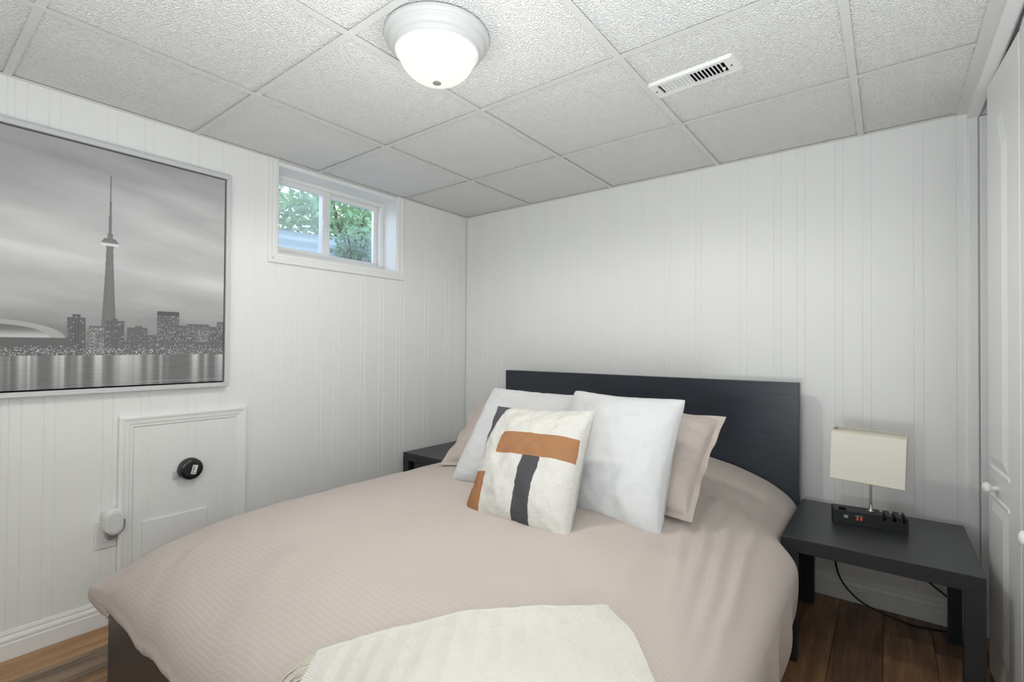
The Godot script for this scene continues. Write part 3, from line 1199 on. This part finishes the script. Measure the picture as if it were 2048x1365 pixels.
# ------------------------------------------------------------------ furniture
func nightstand(label: String, at: Vector3, sx: float, sz: float) -> Node3D:
	var t := thing("nightstand", label, "nightstand", at, "black side tables by the bed")
	part(t, "table_top", box(Vector3(-sx / 2, 0.395, -sz / 2), Vector3(sx / 2, 0.445, sz / 2), 0.0015), M.table)
	var leg := box(Vector3(-0.025, 0, -0.025), Vector3(0.025, 0.395, 0.025), 0.0015)
	for a in [-1, 1]:
		for b in [-1, 1]:
			part(t, "leg", leg, M.table, Vector3(a * (sx / 2 - 0.0255), 0, b * (sz / 2 - 0.0255)))
	return t


func build_nightstands() -> void:
	nightstand("square black side table with the lamp, right of the headboard", Vector3(2.4625, 0, 0.3775), 0.545, 0.555)
	nightstand("black side table in the corner, left of the headboard", Vector3(0.255, 0, 0.335), 0.47, 0.54)


func build_desk_lamp() -> void:
	var t := thing("desk_lamp", "small lamp with a rectangular cream shade on a black charging base", "lamp", Vector3(2.44, 0.445, 0.315))
	t.rotation.y = deg_to_rad(9.0)
	var w := 0.235
	var d := 0.085
	var hh := 0.052
	# base: low box whose right end is cut into slots for phones
	var b := begin()
	add_box(b, Vector3(-w / 2, 0, -d / 2), Vector3(0.040, hh, d / 2), 0.0015)
	add_box(b, Vector3(0.040, 0, -d / 2), Vector3(w / 2, 0.018, d / 2), 0.001)
	var slots := [[0.052, 0.072], [0.084, 0.104]]
	part(t, "lamp_base", b.commit(), M.dark)
	for s in [[0.051, 0.070], [0.081, 0.100], [0.1095, 0.1175]]:
		part(t, "divider", box(Vector3(s[0], 0.018, -d / 2), Vector3(s[1], hh, d / 2 - 0.002), 0.001), M.dark)
	part(t, "front_lip", box(Vector3(0.040, 0.0, d / 2 - 0.004), Vector3(w / 2, 0.034, d / 2 + 0.0005), 0.0005), M.dark)
	part(t, "switch", box(Vector3(-0.098, hh, 0.012), Vector3(-0.074, hh + 0.005, 0.028), 0.001), M.gap)
	part(t, "usb_port", box(Vector3(-0.083, 0.026, d / 2), Vector3(-0.070, 0.037, d / 2 + 0.001), 0.0003), mat(c8(150, 155, 170), 0.4))
	var orange := mat(c8(214, 92, 58), 0.5)
	for x in [-0.043, -0.031]:
		part(t, "outlet_window", box(Vector3(x, 0.022, d / 2), Vector3(x + 0.007, 0.035, d / 2 + 0.001), 0.0003), orange)
	part(t, "port_label", box(Vector3(-0.047, 0.0375, d / 2), Vector3(-0.022, 0.0400, d / 2 + 0.0006), 0.0002), mat(c8(150, 150, 152), 0.6))
	# gooseneck
	var g := begin()
	add_lathe(g, [Vector2(0.0, 0.0), Vector2(0.0105, 0.0), Vector2(0.0105, 0.003), Vector2(0.0065, 0.006), Vector2(0.0065, 0.026), Vector2(0.005, 0.028), Vector2(0.0, 0.028)], Transform3D(Basis(), Vector3(0.008, hh, 0.0)), 20)
	part(t, "neck_collar", g.commit(), M.chrome)
	var prof := [Vector2(0.0, 0.0)]
	for k in 56:
		prof.append(Vector2(0.0050 if k % 2 == 0 else 0.0040, k * 0.0016))
	prof.append(Vector2(0.0, 0.0896))
	var gn := begin()
	add_lathe(gn, prof, Transform3D(Basis(), Vector3(0.008, hh + 0.028, 0.0)), 16)
	part(t, "gooseneck", gn.commit(), M.chrome)
	# shade: four linen sides, open above and below, with a rolled edge
	var lin := mat(c8(238, 234, 222), 0.9, 0.15)
	bump(lin, noise_tex(0.25, 256, FastNoiseLite.TYPE_VALUE, 2), 0.05)
	lin.uv1_triplanar = true
	lin.uv1_scale = Vector3.ONE * 8.0
	lin.backlight_enabled = true
	lin.backlight = Color(0.25, 0.24, 0.2)
	var sw := 0.232
	var sd := 0.108
	var y0 := 0.172 - 0.0
	var y1 := y0 + 0.188
	var sh := begin()
	var th := 0.0015
	var tp := 0.003
	for s in [-1.0, 1.0]:
		add_box(sh, Vector3(-sw / 2, y0, s * sd / 2 - th), Vector3(sw / 2, y1, s * sd / 2 + th), 0.0006)
		add_box(sh, Vector3(s * sw / 2 - th, y0, -sd / 2), Vector3(s * sw / 2 + th, y1, sd / 2), 0.0006)
	var crook := Transform3D(Basis(Vector3.UP, deg_to_rad(-12.0)) * Basis(Vector3.BACK, deg_to_rad(-1.8)), Vector3.ZERO)
	var pivot := Vector3(0, (y0 + y1) / 2.0, 0)
	crook.origin = pivot - crook.basis * pivot
	part(t, "lamp_shade", sh.commit(), lin).transform = crook
	var rim_mat := mat(c8(222, 216, 192), 0.85, 0.2)
	for y in [y0, y1]:
		var rim := begin()
		for s in [-1.0, 1.0]:
			add_box(rim, Vector3(-sw / 2 - tp / 2, y - 0.003, s * sd / 2 - tp), Vector3(sw / 2 + tp / 2, y + 0.002, s * sd / 2 + tp), 0.001)
			add_box(rim, Vector3(s * sw / 2 - tp, y - 0.003, -sd / 2), Vector3(s * sw / 2 + tp, y + 0.002, sd / 2), 0.001)
		part(t, "shade_rim", rim.commit(), rim_mat).transform = crook
	var sp := begin()
	add_tube(sp, [Vector3(-sw / 2, y1 - 0.04, 0), Vector3(sw / 2, y1 - 0.04, 0)], 0.002, 6)
	add_tube(sp, [Vector3(0.008, hh + 0.11, 0), Vector3(0.008, y1 - 0.04, 0)], 0.009, 12)
	part(t, "shade_carrier", sp.commit(), M.chrome)


func build_cords() -> void:
	var c := begin()
	add_tube(c, smooth_path([Vector3(2.31, 0.389, 0.08), Vector3(2.312, 0.20, 0.060), Vector3(2.34, 0.09, 0.045), Vector3(2.42, 0.022, 0.055), Vector3(2.55, 0.004, 0.085), Vector3(2.62, 0.004, 0.085), Vector3(2.70, 0.004, 0.06), Vector3(2.738, 0.02, 0.05)]), 0.0035, 8)
	var m := MeshInstance3D.new()
	m.mesh = c.commit()
	m.material_override = M.dark
	m.name = numbered("power_cord")
	add_child(m)
	tag(m, "black power cord looping down to the floor under the side table", "cord", "black cords under the side table")
	var d := begin()
	add_tube(d, smooth_path([Vector3(2.50, 0.389, 0.045), Vector3(2.54, 0.27, 0.035), Vector3(2.60, 0.20, 0.03), Vector3(2.67, 0.145, 0.035), Vector3(2.735, 0.10, 0.04)]), 0.0035, 8)
	var m2 := MeshInstance3D.new()
	m2.mesh = d.commit()
	m2.material_override = M.dark
	m2.name = numbered("power_cord")
	add_child(m2)
	tag(m2, "short black power cord slanting down behind the rear leg of the side table", "cord", "black cords under the side table")


# ------------------------------------------------------------------ ceiling fittings
func build_ceiling_light() -> void:
	var at := Vector3(1.392, H, 1.635)
	var t := thing("ceiling_light", "round flush ceiling light with a white rim and frosted glass dome", "light", at)
	var R := 0.162
	part(t, "canopy", lathe([Vector2(0.0, 0.0), Vector2(R, 0.0), Vector2(R, 0.0), Vector2(R + 0.001, -0.008), Vector2(R - 0.003, -0.015), Vector2(R - 0.009, -0.018), Vector2(R - 0.009, -0.018), Vector2(R - 0.011, -0.021), Vector2(R - 0.011, -0.021), Vector2(R - 0.013, -0.030), Vector2(R - 0.019, -0.038), Vector2(R - 0.027, -0.041), Vector2(R - 0.027, -0.041), Vector2(R - 0.029, -0.044), Vector2(R - 0.029, -0.044), Vector2(R - 0.030, -0.050), Vector2(R - 0.035, -0.053), Vector2(R - 0.039, -0.050), Vector2(R - 0.041, -0.038), Vector2(0.0, -0.036)], 72, true), mat(c8(205, 205, 203), 0.4, 0.4))
	var glow := mat(c8(150, 149, 146), 0.3, 0.5)
	glow.emission_enabled = true
	glow.emission = Color(1.0, 0.985, 0.95)
	glow.emission_energy_multiplier = 0.8
	var prof := []
	for k in 19:
		var a := PI / 2.0 * k / 18.0
		prof.append(Vector2(0.121 * cos(a), -0.040 - 0.100 * sin(a)))
	part(t, "glass_dome", lathe(prof, 64, true), glow)
	part(t, "finial", lathe([Vector2(0.0, -0.138), Vector2(0.013, -0.138), Vector2(0.0135, -0.142), Vector2(0.010, -0.144), Vector2(0.006, -0.1425), Vector2(0.0, -0.142)], 24, true), mat(c8(150, 150, 147), 0.4, 0.5))
	var l := SpotLight3D.new()
	l.name = "bulb_light"
	l.position = Vector3(0, -0.10, 0)
	l.rotation.x = -PI / 2.0
	l.spot_angle = 87.0
	l.spot_angle_attenuation = 0.3
	l.light_energy = 0.58
	l.light_color = Color(1.0, 0.99, 0.97)
	l.light_size = 0.06
	l.spot_range = 12.0
	l.spot_attenuation = 2.0
	l.shadow_enabled = true
	t.add_child(l)
	# the part of the bulb's light that the dome throws sideways and up
	var up := OmniLight3D.new()
	up.name = "dome_light"
	up.position = Vector3(0, -0.11, 0)
	up.light_energy = 0.055
	up.light_color = Color(1.0, 0.985, 0.955)
	up.light_size = 0.06
	up.omni_range = 12.0
	up.omni_attenuation = 2.0
	up.shadow_enabled = true
	t.add_child(up)


func build_vent() -> void:
	var t := thing("ceiling_vent", "white slotted air register in a ceiling tile", "vent", Vector3(1.952, H + 0.007, 0.927))
	t.rotation.y = deg_to_rad(-4.0)
	var w := 0.305
	var d := 0.118
	var y := -0.009
	var fr := begin()
	var ix := 0.118
	var iz := 0.036
	# sloping flange round the opening
	var o := [Vector3(-w / 2, 0, -d / 2), Vector3(w / 2, 0, -d / 2), Vector3(w / 2, 0, d / 2), Vector3(-w / 2, 0, d / 2)]
	var m := [Vector3(-w / 2 + 0.008, y, -d / 2 + 0.008), Vector3(w / 2 - 0.008, y, -d / 2 + 0.008), Vector3(w / 2 - 0.008, y, d / 2 - 0.008), Vector3(-w / 2 + 0.008, y, d / 2 - 0.008)]
	var i := [Vector3(-ix, y, -iz), Vector3(ix, y, -iz), Vector3(ix, y, iz), Vector3(-ix, y, iz)]
	for k in 4:
		var j := (k + 1) % 4
		var hint: Vector3 = (o[k] + o[j]) * 0.3 + Vector3.DOWN * 0.1
		quad(fr, o[k], o[j], m[j], m[k], hint)
		quad(fr, m[k], m[j], i[j], i[k], Vector3.DOWN)
		var up := Vector3(0, 0.0085, 0)
		quad(fr, i[k], i[j], i[j] + up, i[k] + up, -(i[k] + i[j]))
	part(t, "vent_frame", fr.commit(), M.trim)
	part(t, "vent_box", box(Vector3(-ix, -0.0012, -iz), Vector3(ix, 0.0, iz), 0.0), M.gap)
	var n := 18
	for k in n - 1:
		var x := -ix + (k + 1) * 2.0 * ix / n
		var sl := begin()
		# blades lean one way on the left and the other way on the right
		var lean := 0.0050 if k < 8 else 0.0
		var a := Vector3(x - 0.0020, y, 0)
		var b := Vector3(x + 0.0020, y, 0)
		var up := Vector3(lean, 0.0070 if k < 8 else 0.002, 0)
		var z := Vector3(0, 0, iz)
		quad(sl, a - z, b - z, b + z, a + z, Vector3.DOWN)
		quad(sl, a - z, a + z, a + z + up, a - z + up, Vector3.LEFT)
		quad(sl, b - z, b + z, b + z + up, b - z + up, Vector3.RIGHT)
		quad(sl, a - z + up, b - z + up, b + z + up, a + z + up, Vector3.UP)
		part(t, "slat", sl.commit(), M.trim)
	for s in [-1.0, 1.0]:
		part(t, "screw_hole", lathe([Vector2(0.0, y - 0.0006), Vector2(0.0036, y - 0.0006), Vector2(0.004, y + 0.001), Vector2(0.0, y + 0.001)], 14), M.gap, Vector3(s * 0.1335, 0, 0))
	part(t, "damper_lever", box(Vector3(ix - 0.014, y - 0.006, -0.003), Vector3(ix - 0.004, y + 0.002, 0.003), 0.001), M.trim)


# ------------------------------------------------------------------ on the left wall
func build_picture() -> void:
	var z0 := 1.672
	var z1 := 3.072
	var y0 := 0.936
	var y1 := 1.929
	var t := thing("framed_picture", "large framed black and white print of a city skyline with a tall tower at night", "picture", Vector3(0, (y0 + y1) / 2, (z0 + z1) / 2))
	var o := -t.position
	var b := 0.019
	var dp := 0.040
	var fr := [[Vector3(0.006, y0, z0), Vector3(dp, y0 + b, z1)], [Vector3(0.006, y1 - b, z0), Vector3(dp, y1, z1)], [Vector3(0.006, y0 + b, z0), Vector3(dp, y1 - b, z0 + b)], [Vector3(0.006, y0 + b, z1 - b), Vector3(dp, y1 - b, z1)]]
	for f in fr:
		part(t, "frame_bar", box(f[0], f[1], 0.0015), M.silver, o)
	part(t, "backing", box(Vector3(0.004, y0 + b, z0 + b), Vector3(0.012, y1 - b, z1 - b), 0.0), M.gap, o)
	var m := mat(Color.WHITE, 0.8, 0.2)
	m.albedo_texture = skyline_print()
	var g := 0.006
	var st := begin()
	var c := [Vector3(0.031, y0 + b + g, z1 - b - g), Vector3(0.031, y0 + b + g, z0 + b + g), Vector3(0.031, y1 - b - g, z0 + b + g), Vector3(0.031, y1 - b - g, z1 - b - g)]
	var uv := [Vector2(0, 1), Vector2(1, 1), Vector2(1, 0), Vector2(0, 0)]
	for k in [0, 2, 1, 0, 3, 2]:
		st.set_normal(Vector3.RIGHT)
		st.set_uv(uv[k])
		st.add_vertex(c[k])
	for k in 4:
		var j := (k + 1) % 4
		var back := Vector3(-0.018, 0, 0)
		var hint: Vector3 = (c[k] + c[j]) / 2.0 - (c[0] + c[2]) / 2.0
		quad(st, c[k], c[j], c[j] + back, c[k] + back, hint)
	m.texture_repeat = false
	part(t, "canvas_print", st.commit(), m, o)


func skyline_print() -> ImageTexture:
	var W := 1350
	var Hh := 943
	var im := Image.create(W, Hh, false, Image.FORMAT_RGB8)
	var n := FastNoiseLite.new()
	n.seed = 2
	n.frequency = 0.004
	n.fractal_octaves = 4
	var r := RandomNumberGenerator.new()
	r.seed = 12
	var hz := 818          # waterline
	var grey := func(v: float) -> Color:
		v = clampf(v, 0.0, 1.0)
		return Color(v, v, v)
	# sky: long soft streaks of cloud, darker at the upper left and low down
	for y in hz:
		for x in W:
			var fy := float(y) / hz
			var fx := float(x) / W
			var cloud := n.get_noise_2d(x * 0.35 + y * 0.25, y * 1.7 - x * 0.28)
			var v := 0.69 + 0.07 * sin(PI * clampf(fy * 1.05, 0, 1)) - 0.15 * smoothstep(0.62, 1.0, fy) + cloud * 0.075
			v -= 0.07 * (1.0 - fx) * smoothstep(0.45, 0.0, fy)
			v += 0.05 * exp(-pow((fy - 0.52 - 0.18 * (fx - 0.5)) / 0.03, 2.0))
			v += r.randf_range(-0.012, 0.012)
			im.set_pixel(x, y, grey.call(v))
	# stadium dome at the left: arched rim over a lit hall
	for y in range(640, hz):
		for x in range(350, 812):
			var e := pow((x - 590.0) / 206.0, 2.0) + pow((y - 758.0) / 72.0, 2.0)
			var e2 := pow((x - 580.0) / 172.0, 2.0) + pow((y - 752.0) / 50.0, 2.0)
			if e < 1.0 and y < 752:
				im.set_pixel(x, y, grey.call(0.70 if e2 > 1.0 else 0.50 + 0.28 * smoothstep(715, 748, y)))
			elif y >= 752 and y < 785 and x < 800:
				im.set_pixel(x, y, grey.call(0.45))
	# buildings: x, top, width, tone, share of lit windows
	var blocks := [[20, 700, 90, 0.42, 0.3], [110, 640, 60, 0.40, 0.3], [170, 690, 120, 0.43, 0.35], [290, 720, 80, 0.42, 0.3], [800, 672, 54, 0.41, 0.26], [815, 660, 24, 0.40, 0.1], [864, 702, 60, 0.46, 0.75], [914, 680, 62, 0.42, 0.25], [934, 672, 20, 0.42, 0.1], [985, 705, 70, 0.43, 0.22], [1012, 698, 24, 0.43, 0.1], [1050, 735, 46, 0.43, 0.12], [1088, 632, 82, 0.42, 0.5], [1140, 690, 70, 0.42, 0.42], [1200, 682, 90, 0.43, 0.4], [1240, 700, 60, 0.47, 0.6], [1290, 692, 40, 0.42, 0.35], [1322, 668, 40, 0.42, 0.4], [640, 772, 190, 0.42, 0.3], [380, 775, 270, 0.42, 0.3], [0, 770, 380, 0.42, 0.3], [960, 762, 400, 0.43, 0.3]]
	# tower: tapering shaft, two pods, mast
	var tx := 925.0
	for y in range(98, 790):
		var hw := 1.6
		if y > 200:
			hw = 3.0
		if y > 262:
			hw = 4.5
		if y > 330:
			hw = 8.0
		if y > 350:
			hw = 17.0 + (y - 350) * 0.6
		if y > 366:
			hw = 27.0
		if y > 380:
			hw = 12.0
		if y > 386:
			hw = lerp(10.5, 27.0, pow((y - 386) / 404.0, 1.25))
		for x in range(int(tx - hw), int(tx + hw) + 1):
			var v := 0.51 - 0.02 * absf(x - tx) / hw
			if y > 366 and y <= 380:
				v = 0.86 if y > 370 else 0.6
			elif y < 330:
				v = 0.50
			if r.randf() < 0.006 and y > 386:
				v = 0.8
			im.set_pixel(x, y, grey.call(v))
	for b in blocks:
		for y in range(b[1], hz):
			for x in range(b[0], mini(b[0] + b[2], W)):
				im.set_pixel(x, y, grey.call(b[3] + 0.03 + 0.02 * sin(x * 0.7)))
		var yy: int = b[1] + 10
		while yy < hz - 8:
			var xx: int = b[0] + 2
			while xx < mini(b[0] + b[2], W) - 4:
				if r.randf() < b[4]:
					var v := r.randf_range(0.58, 0.95)
					var ww := r.randi_range(2, 6)
					for q in ww:
						for p in 2:
							im.set_pixel(mini(xx + q, W - 1), yy + p, grey.call(v))
				xx += 6
			yy += 5
	for y in range(632, 650):
		for x in range(1088, 1170):
			im.set_pixel(x, y, grey.call(0.40))
	# shore lights
	for k in 900:
		var x := r.randi_range(0, W - 4)
		var y := r.randi_range(790, hz - 1)
		var v := r.randf_range(0.6, 1.0)
		for p in 2:
			for q in 3:
				im.set_pixel(x + q, mini(y + p, hz - 1), grey.call(v))
	# water: vertical streaks of light broken by ripples
	var streak := PackedFloat32Array()
	streak.resize(W)
	for k in 70:
		var c := r.randf() * W
		var wd := r.randf_range(3.0, 16.0)
		var s := r.randf_range(0.05, 0.24)
		for x in range(maxi(0, int(c - 3 * wd)), mini(W, int(c + 3 * wd))):
			streak[x] += s * exp(-pow((x - c) / wd, 2.0))
	for y in range(hz, Hh):
		for x in W:
			var f := float(y - hz) / (Hh - hz)
			var v := 0.49 + minf(streak[x], 0.33) * (1.0 - 0.45 * f) + 0.03 * n.get_noise_2d(x * 2.0, y * 40.0)
			im.set_pixel(x, y, grey.call(v))
	for x in range(1010, 1345):
		for p in 2:
			im.set_pixel(x, Hh - 14 + p, grey.call(0.72))
	return ImageTexture.create_from_image(im)


func build_access_panel() -> void:
	var t := thing("access_panel", "white access panel with a moulded frame, low on the wall below the picture", "panel", Vector3(0, 0.45, 1.83))
	var o := -t.position
	var z0 := 1.574
	var z1 := 2.078
	var y0 := 0.11
	var y1 := 0.832
	var pr := [Vector2(0.0, 0.0), Vector2(0.0, 0.012), Vector2(0.008, 0.015), Vector2(0.016, 0.014), Vector2(0.020, 0.011), Vector2(0.034, 0.009), Vector2(0.040, 0.006), Vector2(0.046, 0.006), Vector2(0.050, 0.003), Vector2(0.054, 0.0)]
	part(t, "frame_moulding", moulding(Vector3(0, y1, z0), Vector3(0, y1, z1), Vector3.DOWN, Vector3.RIGHT, pr, 1.0, -1.0), M.trim, o)
	part(t, "frame_moulding", moulding(Vector3(0, y0, z1), Vector3(0, y1, z1), Vector3.FORWARD, Vector3.RIGHT, pr, 0.0, -1.0), M.trim, o)
	part(t, "frame_moulding", moulding(Vector3(0, y0, z0), Vector3(0, y1, z0), Vector3.BACK, Vector3.RIGHT, pr, 0.0, -1.0), M.trim, o)
	part(t, "panel_sheet", box(Vector3(0.0005, y0, z0 + 0.053), Vector3(0.003, y1 - 0.053, z1 - 0.053), 0.001), M.wall, o)
	for g in [1.675, 1.813, 1.986]:
		part(t, "bead_strip", moulding(Vector3(0.003, y0, g), Vector3(0.003, y1 - 0.053, g), Vector3.BACK, Vector3.RIGHT, [Vector2(-0.016, 0), Vector2(-0.014, 0.0012), Vector2(0.014, 0.0012), Vector2(0.016, 0)]), M.wall, o)
	part(t, "cover_plate", box(Vector3(0.003, y0, 1.747), Vector3(0.0105, 0.381, 1.994), 0.0015), M.wall, o)
	# black puck with a sticker
	var k := thing("black_disc", "glossy black round disc with a white barcode sticker fixed on the white wall panel", "disc", Vector3(0.003, 0.574, 1.822))
	k.transform = Transform3D(Basis(Vector3.FORWARD, PI / 2.0), k.position)
	var gl := mat(c8(24, 25, 30), 0.15, 0.6)
	part(k, "disc_body", lathe([Vector2(0.0, 0.0), Vector2(0.040, 0.0), Vector2(0.046, 0.004), Vector2(0.048, 0.012), Vector2(0.046, 0.020), Vector2(0.044, 0.022), Vector2(0.046, 0.024), Vector2(0.047, 0.032), Vector2(0.044, 0.039), Vector2(0.036, 0.043), Vector2(0.030, 0.0425), Vector2(0.0, 0.0425)], 48), gl)
	var stick := mat(Color.WHITE, 0.6)
	stick.albedo_texture = tex_from(64, 128, func(x: int, y: int) -> Color:
		if x > 10 and x < 34 and y > 10 and y < 118 and (y * 7 + (y / 5) * 3) % 13 < 6:
			return c8(60, 60, 62)
		if x > 40 and x < 56 and y > 98 and y < 116 and Vector2(x - 48, y - 107).length() < 8.0:
			return c8(90, 90, 92)
		return c8(236, 234, 230))
	var ss := begin()
	var a := Vector3(-0.018, 0.0432, -0.026)
	var cs := [Vector3(-0.02, 0.0434, -0.019), Vector3(-0.02, 0.0434, 0.002), Vector3(0.02, 0.0434, 0.002), Vector3(0.02, 0.0434, -0.019)]
	# seen from the room the disc's -x is up and its -z is right
	var uu := [Vector2(1, 0), Vector2(0, 0), Vector2(0, 1), Vector2(1, 1)]
	var rot := Basis(Vector3.UP, deg_to_rad(-14.0))
	for q in [0, 2, 1, 0, 3, 2]:
		ss.set_normal(Vector3.UP)
		ss.set_uv(uu[q])
		ss.add_vertex(rot * cs[q])
	for q in 4:
		var j := (q + 1) % 4
		quad(ss, rot * cs[q], rot * cs[j], rot * (cs[j] - Vector3(0, 0.0008, 0)), rot * (cs[q] - Vector3(0, 0.0008, 0)), rot * (cs[q] + cs[j]))
	part(k, "sticker", ss.commit(), stick, Vector3.ZERO, "white barcode sticker")
	var clear := mat(Color(0.85, 0.87, 0.9, 0.35), 0.1, 0.6)
	clear.transparency = BaseMaterial3D.TRANSPARENCY_ALPHA
	part(k, "clear_tab", box(Vector3(0.004, 0.006, 0.036), Vector3(0.040, 0.0085, 0.064), 0.001), clear, Vector3.ZERO, "clear plastic tab")


func oval(r: float, l: float, n := 16) -> Array:
	var out := []
	for k in n + 1:
		var a := PI * k / n
		out.append(Vector2(r * cos(a), l + r * sin(a)))
	for k in n + 1:
		var a := PI + PI * k / n
		out.append(Vector2(r * cos(a), -l + r * sin(a)))
	return out


func build_outlet() -> void:
	var w := thing("wall_outlet", "white outlet plate beside the access panel", "outlet", Vector3(0.0, 0.365, 2.106))
	part(w, "cover_plate", box(Vector3(0.0, -0.057, -0.026), Vector3(0.006, 0.057, 0.044), 0.002), M.plastic)
	for y in [-0.022, 0.022]:
		part(w, "socket", box(Vector3(0.005, y - 0.014, -0.009), Vector3(0.0075, y + 0.014, 0.021), 0.001), M.plastic)
	var t := thing("night_light", "white oval plug-in night light in the outlet", "night light", Vector3(0.006, 0.412, 2.098))
	var out := Vector3.RIGHT
	var u := Vector3.FORWARD
	var v := Vector3.UP
	var grey := mat(c8(150, 151, 150), 0.3, 0.5)
	part(t, "plug_body", bevel_plate(oval(0.016, 0.016), Vector2.ZERO, 0.004, 0.030, Vector3(0.001, -0.038, 0.004), u, v, out, 0.024), grey, Vector3.ZERO, "grey plug body with a dark sensor")
	part(t, "sensor", lathe([Vector2(0.0, 0.0), Vector2(0.0032, 0.0), Vector2(0.0032, 0.0012), Vector2(0.0, 0.0014)], 12), M.gap, Vector3(0.031, -0.050, 0.0))
	(t.get_node("sensor") as Node3D).rotation = Vector3(0, 0, -PI / 2.0)
	part(t, "light_ring", bevel_plate(oval(0.032, 0.018), Vector2.ZERO, 0.005, 0.052, Vector3(0, 0.006, 0), u, v, out, 0.034), M.plastic)
	part(t, "light_face", bevel_plate(oval(0.0245, 0.016), Vector2.ZERO, 0.003, 0.0025, Vector3(0.052, 0.006, 0), u, v, out, 0.0), mat(c8(222, 222, 220), 0.35, 0.5))
	# grey clip round the lower right of the ring
	var arc := []
	for k in 15:
		var a := deg_to_rad(-135.0 + k * 10.0)
		arc.append(Vector3(0.046, 0.006 - 0.018 + 0.0325 * sin(a), -0.0325 * cos(a)))
	arc.append(Vector3(0.046, 0.006 + 0.004, -0.0325))
	var st := begin()
	add_tube(st, arc, 0.004, 8)
	part(t, "ring_clip", st.commit(), grey)
